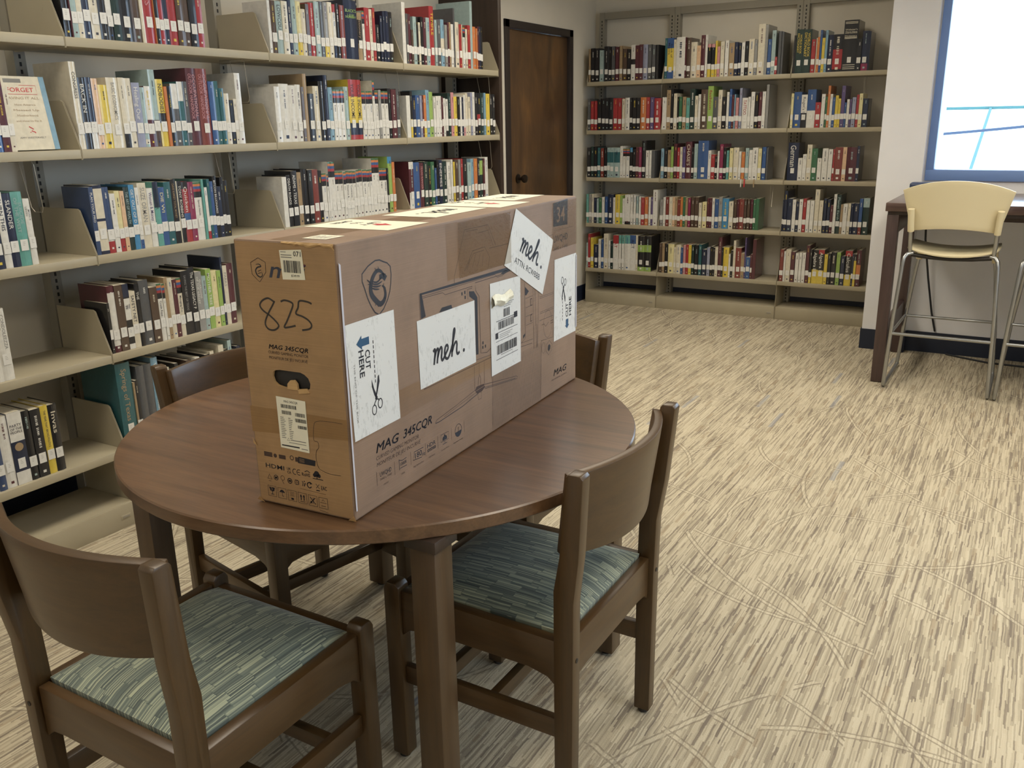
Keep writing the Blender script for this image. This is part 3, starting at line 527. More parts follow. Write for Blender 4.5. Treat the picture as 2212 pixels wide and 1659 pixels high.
# box lettering
for s in ["CUT","HERE","LIFT","TO","OPEN","MAG","345CQR","MAG 345CQR","34","UWQHD","msi","HDMI","825","071","CE","RoHS","EAC","HDR","READY","180","Hz","1000R","UK","CA"]: want(s,.008); want(s,.008,.25)
for s in ["CUT","HERE"]: want(s,.022)
for s in ["MAG","345CQR","MAG 345CQR"]: want(s,0.,.25)
for s in ["CURVED GAMING MONITOR","MONITEUR DE JEU INCURVÉ","ATTN: RCWBBB","3440 x 1440","MAG 345CQR","UWQHD","High Refresh Rate","HDR Ready","Console Mode","Ergonomic Design","1000R","MSI ARSENAL GAMING","$349.99","THE END OF THE BOX","READY"]: want(s); want(s,0.,.2)
solve_text()
def book_geo(b,detail):
    """local: spine at x=0 facing +x, thickness along +y, height +z"""
    rr=random.Random(b['seed']*7+3); t,h=b['t']-.0006,b['h']; 
    d=max(.12,min(.225,h*rr.uniform(.64,.72))); 
    if b['title']=="CONGRESS": d=.2
    cov='cover_'+b['base']; hard=t>.02 and rr.random()<.65; c=MB(); bul=min(.004,t*.12) if hard else .0008
    zs=[0.,1.]+[q for x in b['bands'] for q in x[:2]]; zs=sorted(set(zs)); sp=[]
    nseg=5 if (detail and hard) else 3 if detail else 1
    ys=[t*i/nseg for i in range(nseg+1)]; xs_=[-bul+bul*math.sin(PI*i/nseg) if nseg>1 else 0. for i in range(nseg+1)]
    if nseg==1: xs_=[0.,0.]
    for z0,z1 in zip(zs[:-1],zs[1:]):
        mm=cov
        for a,e,cc in b['bands']:
            if a<= (z0+z1)/2<=e: mm='cover_'+cc
        vs=[(x,y,z0*h) for x,y in zip(xs_,ys)]+[(x,y,z1*h) for x,y in zip(xs_,ys)]; n=nseg+1
        c.add(vs,[(i,i+1,n+i+1,n+i) for i in range(nseg)],mm)
    # boards, back of spine, inner sides
    th=.0022 if hard else .0006
    x0=xs_[0]; xb=-d
    for y0,y1 in ((0,th),(t-th,t)): c.box((xb,y0,0),(x0,y1,h),cov)
    c.add([(x0-.002,th,0),(x0-.002,t-th,0),(x0-.002,t-th,h),(x0-.002,th,h)],[(3,2,1,0)],cov)
    # caps of the spine
    n=nseg+1
    for z,rev in ((0,1),(h,0)):
        pl=[(x,y,z) for x,y in zip(xs_,ys)]+[(x0-.002,t,z),(x0-.002,0,z)]
        f=list(range(len(pl))); c.add(pl,[f if not rev else f[::-1]],cov)
    ov=.003 if hard else .0005
    pg=MB(); pg.box((xb+ov+.001,th,ov),(x0-.0022,t-th,h-ov),'pages')
    # printing on the spine
    fl=Flat(); xt=max(xs_)+.0002
    def place(fl): fl.mesh(c,(xt,0,0),(0,1,0),(0,0,1),(1,0,0),.0002,.0002)
    T_,H_=t*1000,h*1000
    lz0,lz1=(50,50+36) if h>.16 else (30,60)
    if b['title'] and detail:
        col='cover_'+b['tcol'] if b['tcol']!='k' else 'ink_dark'
        ti=b['title']
        if ti in HORIZ:
            ls=HORIZ[ti]; zc=H_*.80; 
            if ti=="#1": zc=H_*.62
            for q,s in enumerate(ls):
                wd=min(T_*.82, T_*.17*len(s)) ; sz=min(wd/len(s)*1.25, T_*.4)
                if ti=="#1": wd=T_*.7; sz=T_*.75
                fl.text(s,T_/2,zc-q*sz*1.35,sz,col,0,wd,.005,align='c')
            if ti.startswith('Web'):
                for f_ in (.93,.955,.66,.64,.08,.12,.045): fl.rect(T_*.08,H_*f_,T_*.92,H_*(f_+.012),'cover_e')
            if ti=="PARTY PEOPLE":
                fl.disc(T_/2,H_*.52,T_*.3,'cover_h')
        else:
            top=H_*.93; bot=96.; L=top-bot
            if nolo_(b): top=H_*.70; L=top-bot
            if ti=='NOBODIES': L=H_*.42
            lines=TWO.get(ti,(ti,)); n=len(lines)
            for q,s in enumerate(lines):
                sz=min(T_*(.52 if n==1 else .30),L/len(s)*1.7)
                wd=min(L,len(s)*sz*.92); yc=T_*(.5 if n==1 else (.30,.68)[q])
                fl.text(s,yc-sz/2+ (0),top-(L-wd)*.15*(1+q),sz,col,-PI/2,wd,.005)
    elif T_>7 and not b['nolab']:
        # illegible strokes of a title: short bars in a contrasting colour
        dark=b['base'] in 'weYcsTGaOplyh'; col=rr.choice(['ink_dark','cover_n','cover_m','ink_dark','cover_b'] if dark else ['cover_w','cover_e','cover_y','cover_w','cover_c'])
        z=H_*(.70 if nolo_(b) else rr.uniform(.86,.94)); gap=T_*rr.uniform(.14,.30); yc=T_*.5
        for wd_ in range(rr.randint(2,3) if detail else 1):
            n=rr.randint(4,8); cw=gap*.62
            for q in range(n):
                if z-cw<lz1+12: break
                w_=gap*rr.uniform(.7,1.); fl.rect(yc-w_/2,z-cw*rr.uniform(.35,.8),yc+w_/2,z,col); z-=cw*1.05
            z-=cw*1.2
            if rr.random()<.5: break
        fl.rect(T_*.35,14,T_*.65,14+T_*.25,col)
    place(fl)
    # call-number sticker
    lb=None
    if not b['nolab'] and T_>5:
        lb=MB(); wl=min(T_-.4,25); y0=(T_-wl)/2/1000; y1=y0+wl/1000; jz=rr.uniform(-5,6)/1000; xo=xt+.0009
        if b['title'] in HORIZ and b['title']!="#1": pass
        lb.box((xt+.0004,y0,lz0/1000+jz),(xo,y1,lz1/1000+jz),'call_label')
        if detail:
            f2=Flat()
            for q in range(3): 
                zz=lz1-8-q*5+jz*1000; f2.rect(y0*1000+wl*.3,zz-.9,y0*1000+wl*(.5+.2*rr.random()),zz,'ink_grey')
            f2.mesh(lb,(xo,0,0),(0,1,0),(0,0,1),(1,0,0),.0002)
    return c,pg,lb
def nolo_(b): return any(abs(q[0]-.74)<1e-6 and q[2]=='k' for q in b['bands'])
SETB=.014
for b in BOOKS:
    if b['side']=='L': b['loc']=(-SETB,b['pos'],b['z']); b['rz']=0
    else: b['loc']=(b['pos'],4.6735+SETB,b['z']); b['rz']=-PI/2
    hid=.25 if (b['nm'] in('L5_2',) or (b['nm']=='L5_1' and b['i']>6)) else 1.
    dist=(Vector(b['loc'])-Vector(CAMP)).length; face=abs(_f.y) if b['side']=='B' else .55
    b['score']=b['t']*b['h']*face/dist**2*hid
order=sorted(BOOKS,key=lambda b:-b['score']); keep=set(id(b) for b in order[:299])
def nth(n): return str(n)+('th' if 10<=n%100<=20 else {1:'st',2:'nd',3:'rd'}.get(n%10,'th'))
SH={1:'top shelf',2:'second shelf',3:'third shelf',4:'fourth shelf',5:'fifth shelf'}
BAY={'L_0':'first left-wall bay','L_1':'second left-wall bay','L_2':'third left-wall bay','L_3':'last left-wall bay',
     'B_1':'back-wall left bay','B_2':'back-wall middle bay','B_3':'back-wall right bay'}
GRP={}
cnt={}; rest=MB(); labels=set()
for b in BOOKS:
    bay=b['side']+'_'+b['nm'].split('_')[1][0]; key=(bay,b['k']); cnt[key]=cnt.get(key,0)+1; o=cnt[key]; b['ord']=o
    full=id(b) in keep
    c,pg,lb=book_geo(b,full)
    if full:
        hh='tall ' if b['h']>.275 else 'short ' if b['h']<.20 else ''; tt='thick ' if b['t']>.045 else 'thin ' if b['t']<.014 else ''
        ttl=(' titled '+b['title']) if b['title'] and b['title'] not in PRIV else ''
        bd=(' with '+CNAME[b['bands'][0][2]]+' band') if (b['bands'] and not nolo_(b) and not ttl and b['bands'][0][2]!=b['base']) else (' with striped top' if nolo_(b) and not ttl else '')
        lab=(hh+tt+CNAME[b['base']]+' book'+ttl+bd+', '+nth(o)+' from left, '+SH[b['k']]+', '+BAY[bay])
        lab=lab.strip(); ws=lab.split()
        if len(ws)>16: lab=(CNAME[b['base']]+' book'+ttl+', '+nth(o)+' from left, '+SH[b['k']]+', '+BAY[bay])
        if len(lab.split())>16: lab=(CNAME[b['base']]+' book, '+nth(o)+' from left, '+SH[b['k']]+', '+BAY[bay])
        assert lab not in labels,lab
        labels.add(lab)
        ob=c.build('book',loc=b['loc'],smooth=False); ob.rotation_euler=(0,0,b['rz'])
        tag(ob,lab,'book','library books on the '+('left' if b['side']=='L' else 'back')+' wall shelving')
        pg.build('page_block',ob)
        if lb: lb.build('call_number_label',ob)
    else:
        Mx=Matrix.Translation(b['loc'])@Matrix.Rotation(b['rz'],4,'Z')
        rest.merge(c,Mx); rest.merge(pg,Mx)
        if lb: rest.merge(lb,Mx)
o=rest.build('library_books'); tag(o,'rows of smaller library books standing between the others on the shelves','books',None,'stuff')
# book shown face out on the second shelf
t=thing('display_book','cream book with red boxed FORGET title standing face out, blue strip at its edge','book',(-.028,-.207,ZBL[2]+LIP+.004)); t.rotation_euler=(0,-math.radians(9),0)
m=MB(); m.box((-.020,0,0),(0,.150,.232),'cover_e'); m.box((-.0202,.132,0),(.0004,.1504,.2322),'cover_s')
fl=Flat(); R_='ink_red'
fl.rect(12,212,70,224,'ink_grey'); fl.line([(0,176),(116,176),(116,204),(60,204)],1.2,R_); fl.text("FORGET",16,183,14,R_,0,90,0.)
fl.text("HAVING IT ALL",3,160,8,'cover_h',0,116,0.)
for q,s in enumerate(["How America","Messed Up","Motherhood","and How to Fix It"]): fl.text(s,66,140-q*17,6.5,'cover_h',0,70+8*(q%2)*2,0.,align='c')
fl.line([(60,74),(74,66),(66,60),(78,56)],3,R_); fl.disc(62,56,1.6,R_); fl.disc(78,54,1.6,R_); fl.text("AMY WESTERVELT",66,36,6,'ink_grey',0,90,0.,align='c')
fl.mesh(m,(0,0,0),(0,1,0),(0,0,1),(1,0,0),.0006); m.build('cover',t)
m=MB(); m.box((-.018,.002,.2322),(-.002,.148,.2326),'pages'); m.box((-.018,.1504,.002),(-.002,.1508,.23),'pages'); m.build('page_block',t)

# wire book supports hanging under shelves
def wire_support(x,y,z,side,label):
    m=MB()
    if side=='L': P=[(x-.16,y,z),(x-.03,y,z),(x-.02,y,z-.01),(x-.012,y+.004,z-.15),(x-.02,y+.004,z-.165),(x-.06,y+.004,z-.165),(x-.07,y,z-.15),(x-.10,y,z-.004),(x-.16,y,z-.004)]
    else: P=[(x,y+.16,z),(x,y+.03,z),(x,y+.02,z-.01),(x+.004,y+.012,z-.15),(x+.004,y+.02,z-.165),(x+.004,y+.06,z-.165),(x,y+.07,z-.15),(x,y+.10,z-.004),(x,y+.16,z-.004)]
    m.tube(P,.0012,'wire',6); tag(m.build('wire_book_support',smooth=True),label,'wire book support','wire supports hooked under the shelves')
wire_support(0,.79,ZBL[1]-.001,'L','bent wire book support under the top shelf, second left-wall bay')
wire_support(0,.66,ZBL[2]-.001,'L','bent wire book support under the second shelf, second left-wall bay')
wire_support(0,-.165,ZBL[2]-.001,'L','bent wire book support under the second shelf, first left-wall bay')
wire_support(0,1.80,ZBL[1]-.001,'L','bent wire book support under the top shelf, third left-wall bay')
wire_support(0,2.66,ZBL[1]-.001,'L','bent wire book support under the top shelf, bay by the dark panel')
wire_support(0,2.66,ZBL[2]-.001,'L','bent wire book support under the second shelf, bay by the dark panel')
wire_support(.253,4.6735,ZB[1]-.001,'B','bent wire book support under the top shelf, back-wall left bay')
wire_support(1.12,4.6735,ZB[3]-.001,'B','bent wire book support under the third shelf, back-wall middle bay')
wire_support(1.70,4.6735,ZB[1]-.001,'B','bent wire book support under the top shelf, back-wall right bay')
# ribbons hanging from books of the middle bay, back wall
for x,c,zz in ((.905,'cover_w',0),(.93,'ink_red',0),(1.0,'cover_h',0)):
    m=MB(); y=4.6735-.003; z=ZB[3]+LIP+.004
    G=[[(x-.004+a*.008,y+.02-min(i,2)*.011-(.002 if i>2 else 0),z-max(0,i-2)*.014+.001*(i<2)) for a in (0,1)] for i in range(7)]
    m.shell(G,.0006,c); nmx={'cover_w':'white','ink_red':'red','cover_h':'tan'}[c]
    tag(m.build('bookmark_ribbon'),nmx+' bookmark ribbon hanging over the third shelf edge, back-wall middle bay','bookmark')
# ================================================================= ROUND TABLE
TZ=.75; TCX,TCY,TR=1.508,-.320,.612
t=thing('round_table','round brown wood-grain table with four square legs carrying the cardboard box','table',(TCX,TCY,0))
m=MB(); m.lathe([(TR-.003,TZ-.030),(TR,TZ-.027),(TR,TZ-.003),(TR-.003,TZ)],(0,0,0),'table_top',128); m.build('tabletop',t,smooth=True)
for sx in (-1,1):
    for sy in (-1,1):
        m=MB(); cx,cy=.017+sx*.405,.005+sy*.405; m.box((cx-.029,cy-.029,.012),(cx+.029,cy+.029,TZ-.055),'table_leg'); l=m.build('leg',t,bevel=.004)
        m=MB(); m.box((cx-.036,cy-.036,TZ-.0545),(cx+.036,cy+.036,TZ-.0303),'panel_wood'); m.build('leg_plate',l,bevel=.002)
        m=MB(); m.lathe([(.016,0),(.0180,.004),(.014,.0118)],(cx,cy,0),'glide_dark',14); m.build('glide',l)
m=MB()
for s in (-1,1):
    m.box((-.33,s*.40-.012,TZ-.085),(.36,s*.40+.012,TZ-.0305),'table_leg'); 
    m.box((.017+s*.40-.012,-.33,TZ-.085),(.017+s*.40+.012,.34,TZ-.0305),'table_leg')
# (underframe rails sit well inside the rim)
m2=MB()
for s in (-1,1):
    m2.box((-.30,s*.20-.02,TZ-.07),(.30,s*.20+.02,TZ-.0305),'panel_wood')
m2.build('underframe',t)

# ================================================================= WOODEN CHAIRS
def make_chair(label,loc,rz):
    """faces +y"""
    t=thing('wooden_chair',label,'chair',loc,rz,'wooden chairs around the round table')
    Z,X,Y='chair_wood_z','chair_wood_x','chair_wood_y'
    for s in (-1,1):
        # rear leg with kinked back post
        m=MB(); xo=s*.216; prof=[(-.236,.012),(-.196,.012),(-.194,.40),(-.196,.56),(-.212,.64),(-.232,.815),(-.238,.822),(-.262,.822),(-.268,.815),(-.254,.64),(-.240,.54),(-.238,.40)]
        m.prism(prof,lambda p,q,tt:(tt+(max(0,q-.5)*.07*s),p,q),xo-.0165,xo+.0165,Z); l=m.build('rear_leg',t,bevel=.0024)
        g=MB(); g.lathe([(.012,0),(.014,.003),(.011,.0118)],(xo,-.216,0),'glide_dark',12); g.build('glide',l)
        # front leg, rounded top standing proud of the rails
        m=MB(); xo=s*.214; prof=[(.196,.012),(.238,.012),(.238,.452),(.230,.466),(.205,.466),(.196,.456)]
        m.prism(prof,lambda p,q,tt:(tt,p,q),xo-.019,xo+.019,Z); l=m.build('front_leg',t,bevel=.003)
        g=MB(); g.lathe([(.012,0),(.014,.003),(.011,.0118)],(xo,.217,0),'glide_dark',12); g.build('glide',l)
        # side rail with curved lower corners
        m=MB(); pts=[(-.195,.440),(-.195,.335),(-.175,.352),(-.13,.362),(.13,.362),(.175,.352),(.195,.335),(.195,.448)]
        m.prism(pts,lambda p,q,tt:(tt,p,q),s*.212-.013,s*.212+.013,Y); m.build('side_rail',t,bevel=.002)
        m=MB(); m.box((s*.212-.010,-.195,.208),(s*.212+.010,.196,.254),Y); m.build('stretcher',t,bevel=.003)
        m=MB(); m.lathe([(.005,-.001),(.005,.001)],(s*.216,-.2385,.405),'glide_dark',10,'y'); m.build('screw_hole',t)
    for y,z0,z1 in ((-.214,.352,.440),(.217,.362,.440)):
        m=MB(); pts=[(-.199,z1),(-.199,z0-.022),(-.175,z0-.004),(-.14,z0),(.14,z0),(.175,z0-.004),(.199,z0-.022),(.199,z1)]
        m.prism(pts,lambda p,q,tt:(p,tt,q),y-.011,y+.011,X); m.build('end_rail',t,bevel=.002)
    for y in (-.03,.115):
        m=MB(); m.box((-.201,y-.011,.216),(.201,y+.011,.250),X); m.build('cross_bar',t,bevel=.003)
    # curved backrest board
    G=[]
    for i in range(7):
        z=.632+(.808-.632)*i/6; yb=-.212-(z-.60)*.135; row=[]
        for j in range(25):
            u=-1+2*j/24; xx=u*(.205+max(0,z-.5)*.07); row.append((xx,yb+.0180-.062*(1-u*u)*1.0+ .0,z-.016*(1-u*u)*(1 if i==0 else 0)+ (.004*(1-u*u) if i==6 else 0)))
        G.append(row)
    m=MB(); m.shell(G,.019,X); m.build('backrest',t,bevel=.002,smooth=True)
    # upholstered seat
    N=18; G=[]; top=[];bot=[]
    m=MB(); vs=[];idx={}
    for i in range(N+1):
        for j in range(N+1):
            u=-1+2*i/N; v=-1+2*j/N; e=max(abs(u),abs(v)); 
            x=u*.197; y=v*.205+.004; 
            if v>0: x*=1+.0*v
            edge=(1-abs(u)**6)*(1-abs(v)**6); z=.447+.022*edge+.012*(1-u*u)*(1-v*v)
            if v>.75: z-=.010*(v-.75)/.25
            vs.append((x,y,z))
    fs=[(i*(N+1)+j,(i+1)*(N+1)+j,(i+1)*(N+1)+j+1,i*(N+1)+j+1) for i in range(N) for j in range(N)]
    o_=len(vs); per=[(i,0) for i in range(N)]+[(N,j) for j in range(N)]+[(i,N) for i in range(N,0,-1)]+[(0,j) for j in range(N,0,-1)]
    pid=[i*(N+1)+j for i,j in per]; vs+= [(vs[q][0]*.985,vs[q][1]*.985,.425) for q in pid]; n=len(pid)
    fs+=[(pid[k],o_+k,o_+(k+1)%n,pid[(k+1)%n]) for k in range(n)]; fs.append([o_+k for k in range(n)])
    m.add(vs,fs,'seat_fabric'); m.build('seat',t,smooth=True)
    return t
make_chair('wooden chair in the left foreground, back to the camera, grey-green seat fully visible',(1.515,-.925,0),0)
c=make_chair('wooden chair at the right of the table, tucked in, blue-green seat half under the tabletop',(1.905,-.320,0),PI/2)
make_chair('wooden chair behind the left side of the table, nearest the left book shelves',(1.084,-.221,0),-PI/2-.205)
make_chair('wooden chair mostly hidden behind the far end of the cardboard box',(1.497,.228,0),PI)

# ================================================================= CARDBOARD BOX
BL,BW,BH=1.034,.2276,.5061
box=thing('cardboard_box','long brown cardboard monitor box with white paper labels standing on the round table','box',(1.8253,-.8043,TZ+.0012),1.6342)
hole=[(62,258),(64,266),(69,270),(80,272),(128,272),(137,269),(145,263),(149,253),(147,244),(140,240),(122,238),(84,240),(73,242),(65,248)]
def E_(a,b,n=0.): return (-n,BW-a/1000,b/1000)   # end face, seen from the front
r=.004
m=MB()
bm=bmesh.new()
def ebox():
    v=[]; 
    for x in (0,BL):
        for y in (0,BW):
            for z in (0,BH): v.append(bm.verts.new((x,y,z)))
    q=[(0,1,3,2),(4,6,7,5),(0,4,5,1),(2,3,7,6),(0,2,6,4),(1,5,7,3)]
    for f in q: bm.faces.new([v[i] for i in f])
ebox(); bmesh.ops.recalc_face_normals(bm,faces=bm.faces)
bmesh.ops.bevel(bm,geom=list(bm.edges),offset=r,segments=2,affect='EDGES',profile=.5)
end=[f for f in bm.faces if f.normal.x<-.999][0]; bmesh.ops.delete(bm,geom=[end],context='FACES_ONLY')
bm.verts.index_update(); V=[tuple(v.co) for v in bm.verts]; Fs=[[v.index for v in f.verts] for f in bm.faces]; bm.free()
m.add(V,Fs,'cardboard')
outer=[(r*1000,r*1000),(BW*1000-r*1000,r*1000),(BW*1000-r*1000,BH*1000-r*1000),(r*1000,BH*1000-r*1000)]
allp=outer+hole; tri=tessellate_polygon([[Vector((a,b,0)) for a,b in outer],[Vector((a,b,0)) for a,b in hole[::-1]]])
allp=outer+hole[::-1]
m.add([E_(a,b) for a,b in allp],[list(t_) for t_ in tri],'cardboard_end')
n=len(hole); m.add([E_(a,b) for a,b in hole]+[E_(a,b,-.005) for a,b in hole],[(i,(i+1)%n,n+(i+1)%n,n+i) for i in range(n)],'cardboard_torn')
carton=m.build('carton',box)
m=MB(); m.box((.006,BW-.170,.21),(.05,BW-.045,.29),'bag_dark'); m.build('inner_wrapping',box,bevel=.004)
# torn handle flap hanging in the hole
m=MB(); m.prism([(96,238),(120,238),(119,250),(113,256),(104,255),(97,248)],lambda p,q,tt:(-tt,BW-p/1000,q/1000),-.003,.0015,'cardboard_torn')
m.prism([(122,232),(146,236),(140,243),(121,240)],lambda p,q,tt:(-tt,BW-p/1000,q/1000),-.002,.002,'cardboard_torn'); m.build('handle_flap',box)
# crushed corners, curled edge
m=MB()
rr=random.Random(4); G=[]
for k in range(17):
    a=112+k*7; d1=3+rr.random()*7*(k/16+.2); G.append([E_(a,BH*1000-1-d1,.0004+.0016*rr.random()),E_(a+rr.uniform(-2,2),BH*1000-1-d1*.5,.002+.002*rr.random()),E_(a,BH*1000-.5,.0012)])
m.shell(G,.0006,'cardboard_torn'); m.build('torn_edge',box)
for pl in ([E_(0,1,.0),E_(14,0,.001),E_(4,12,.004),E_(-3,4,.003)],[E_(BW*1000-16,0,.001),E_(BW*1000+2,-.0,.0),E_(BW*1000,13,.004)],[E_(-1,118,.0),E_(9,114,.001),E_(1,132,.0035)]):
    m=MB(); m.add(pl,[list(range(len(pl)))],'cardboard_torn'); m.build('torn_corner',box)
FS=((0,0,0),(1,0,0),(0,0,1),(0,-1,0)); FE=((0,BW,0),(0,-1,0),(0,0,1),(-1,0,0)); FT=((0,0,BH),(1,0,0),(0,1,0),(0,0,1))
def put(fl,F,name,lvbase=.0004,label=None):
    m=MB(); fl.mesh(m,*F,lvbase,.0003); o=m.build(name,box)
    if label: o['label']=label
    return o
# tape bands
fl=Flat(); fl.poly([(0,143),(224,157),(224,195),(0,194)],'cardboard_end_taped_lit'); put(fl,FE,'tape_strip',.0002,'brown tape band across the end')
fl=Flat(); fl.poly([(0,146),(233,152),(533,158),(533,187),(236,187),(232,207),(0,204)],'cardboard_taped'); put(fl,FS,'tape_strip',.0002,'brown tape band along the side')
fl=Flat(); fl.rect(355,386,640,500,'cardboard_taped'); put(fl,FS,'tape_strip',.0002,'brown tape patch by the top edge')
# ---- end face print
K='ink_black'; Bn='ink_brown'
fl=Flat()
fl.line([(55,474),(71,467),(70,449),(54,431),(38,444),(37,465)],1.1,Bn,True)
fl.line([(48,462),(56,463),(60,459),(52,457),(47,451),(50,443),(57,440),(62,444),(60,450)],2.6,'ink_black',smooth=4,taper=True); fl.line([(52,450),(60,453)],1.2,K); fl.line([(52,446),(59,448)],1.2,K)
fl.text("msi",77,441,30,'cover_n',0,84,.008,.25)
fl.disc(158,466,1.6,'ink_red')
for P in ([(83,397),(70,403),(56,398),(49,389),(55,380),(71,371),(85,360),(88,353),(78,346),(65,346),(58,353),(59,362),(68,377),(77,389),(84,399)],
          [(98,399),(107,402),(120,400),(125,395),(118,381),(108,364),(101,353),(112,354),(127,358)],[(167,400),(157,403),(140,403),(136,391),(130,380),(144,376),(157,370),(163,362),(158,355),(141,351)]):
    fl.line(P,3.4,'marker',smooth=5)
fl.text("MAG 345CQR",60,310,8.5,K,0,90,0.,.25); fl.text("CURVED GAMING MONITOR",58,301,5.5,Bn,0,92); fl.text("MONITEUR DE JEU INCURVÉ",59,291,5.5,Bn,0,88)
fl.rect(23,97,43,106,Bn); fl.line([(23,100),(43,100)],.8,'cardboard'); fl.line([(23,103),(43,103)],.8,'cardboard')
fl.disc(50,101,4,Bn); fl.circ(90,103,4,1.6,Bn); fl.rect(59,97,75,105,Bn); fl.poly([(104,95),(144,95),(146,106),(106,108)],K); fl.rect(98,97,106,106,Bn)
for q in range(4): fl.line([(108,98+q*2.2),(120,98+q*2.2)],.6,'cardboard_end',lv=1)
fl.text("HDMI",24,74,9,K,0,45,.008); fl.text("UK",76,77,5.5,K,0,9,.008); fl.text("CA",76,70,5.5,K,0,9,.008)
fl.line([(97,81),(92,81),(89,76),(92,71),(97,71)],1.3,K,smooth=3); fl.line([(107,81),(102,81),(99,76),(102,71),(107,71)],1.3,K,smooth=3); fl.line([(100,76),(106,76)],1.2,K)
fl.text("RoHS",111,71,7,K,0,19,.008); fl.line([(118,80),(124,83),(130,80)],1.5,K)
fl.disc(146,80,6,K); fl.rect(145,70,147,78,K); fl.line([(136,70),(160,70)],1.4,K); fl.disc(141,77,4,K); fl.disc(151,77,4,K)
X_=[31,47,63,80,97,113,127,146,160]
fl.line([(26,51),(36,51),(31,61)],1.2,K,True); fl.line([(28,47),(34,47)],.8,Bn)
fl.circ(47,56,5,1.2,K); fl.rect(44,54,50,58,K); fl.line([(43,52),(51,60)],1,K)
fl.circ(63,58,4.5,.9,Bn); fl.line([(61,53),(65,46)],.9,Bn); fl.circ(80,55,5,1.6,K); fl.rect(77,53,83,57,K)
fl.rect(92,50,102,60,K); fl.circ(97,55,3,1.2,'cardboard_end',1); fl.line([(92,50),(102,60)],1,'cardboard_end',lv=1); fl.line([(92,60),(102,50)],1,'cardboard_end',lv=1)
fl.line([(110,50),(112,56),(110,60)],1.5,K); fl.line([(114,50),(117,57)],2,K); fl.disc(115,60,1.3,K); fl.line([(131,59),(127,60),(122,57),(122,52),(127,49),(131,52)],2,K,smooth=3); fl.poly([(128,62),(134,58),(128,56)],K)
fl.line([(142,60),(150,51)],.9,K); fl.line([(150,60),(142,51)],.9,K); fl.rect(142,46,150,48,K); fl.text("EAC",154,50,8,K,0,13,.008)
fl.line([(104,44),(164,42)],.5,Bn)
for q in range(6):
    x0=24+q*24.4; y0=16-q*.6; fl.line([(x0,y0),(x0+20,y0),(x0+20,y0+21),(x0,y0+21)],.9,K,True)
    cx=x0+10
    if q==0: fl.poly([(cx-7,y0+18),(cx+7,y0+18),(cx+5,y0+11),(cx,y0+9),(cx-5,y0+11)],K); fl.rect(cx-.7,y0+4,cx+.7,y0+10,K); fl.rect(cx-4,y0+3,cx+4,y0+4.2,K); fl.line([(cx-2,y0+18),(cx+1,y0+14),(cx-1,y0+12)],.8,'cardboard_end',lv=1)
    if q==1: fl.poly([(cx-7,y0+12),(cx-4,y0+16),(cx,y0+18),(cx+4,y0+16),(cx+7,y0+12)],K); fl.line([(cx,y0+12),(cx,y0+5),(cx+2,y0+4),(cx+3,y0+6)],1,K)
    if q==2:
        for a in range(4): fl.line([(cx-5,y0+17-a*2.4),(cx+5,y0+17-a*2.4)],.6,Bn)
        fl.rect(cx-3,y0+2,cx+3,y0+6,K)
    if q==3:
        for s in (-3.4,3.4): fl.rect(cx+s-1,y0+6,cx+s+1,y0+13,K); fl.poly([(cx+s-2.6,y0+13),(cx+s+2.6,y0+13),(cx+s,y0+18)],K)
        fl.rect(cx-6,y0+3,cx+6,y0+4,K)
    if q==4: fl.line([(cx-7,y0+4),(cx+6,y0+17)],1.6,K); fl.line([(cx+6,y0+4),(cx-6,y0+17)],1.6,K); fl.disc(cx-4,y0+7,2.2,K); fl.line([(cx,y0+4),(cx+1,y0+17)],1,K)
    if q==5: fl.line([(cx-7,y0+11),(cx+7,y0+11)],.8,Bn); fl.line([(cx-3,y0+14),(cx,y0+18),(cx+3,y0+14)],.8,Bn); fl.rect(cx-5,y0+4,cx+5,y0+5,Bn)
fl.line([(146,8),(166,6)],.8,Bn)
fl.line([(202,86),(180,85),(162,88),(152,93),(148,110),(150,126),(156,133),(155,144),(146,147),(149,175),(157,184),(182,187),(214,187)],.9,'ink_brown',smooth=3)
fl.line([(203,84.6),(180,83.6),(161,86.8),(150.5,92.5)],.8,'cardboard_torn',smooth=3)  # pale line is a highlight painted along the flap cut
put(fl,FE,'printed_artwork')
# end labels
fl=Flat(); W_='paper_plain'
fl.poly([(105,490),(154,493),(158,441),(108,439)],W_); fl.text("071",136,481,9,K,-.02,16,.008,lv=1); fl.bars(112,452,149,473,K,26,1,3); 
for q in range(2): fl.rect(108,483-q*4,132,481.6-q*4,'ink_grey',1)
fl.text("$349.99",128,445,4,K,0,18,lv=1); fl.rect(108,488,120,487,'ink_grey',1); put(fl,FE,'price_sticker',.0008)
fl=Flat(); fl.poly([(66,221),(134,219),(134,119),(67,121)],W_); fl.text("MAG 345CQR",84,211,4.5,K,0,32,lv=1)
for a,b_,c_,d_ in ((76,200,112,207),(77,188,99,195),(108,187,131,194),(107,176,133,183),(112,164,133,170)): fl.bars(a,b_,c_,d_,K,24,1,int(a))
for q in range(12): fl.rect(72,182-q*3.6,72+8+((q*7)%5),180.8-q*3.6,'ink_grey',1); fl.rect(91,182-q*3.6,91+5+((q*5)%6),180.8-q*3.6,'ink_grey',1)
fl.line([(84,137),(90,137),(87,142)],.7,K,True,1); fl.rect(92,138,128,139.4,'ink_grey',1); fl.rect(88,133,128,134,'ink_grey',1); fl.rect(70,125,112,127.5,K,1); fl.rect(116,124,131,125.4,'ink_grey',1); put(fl,FE,'product_label',.0008)
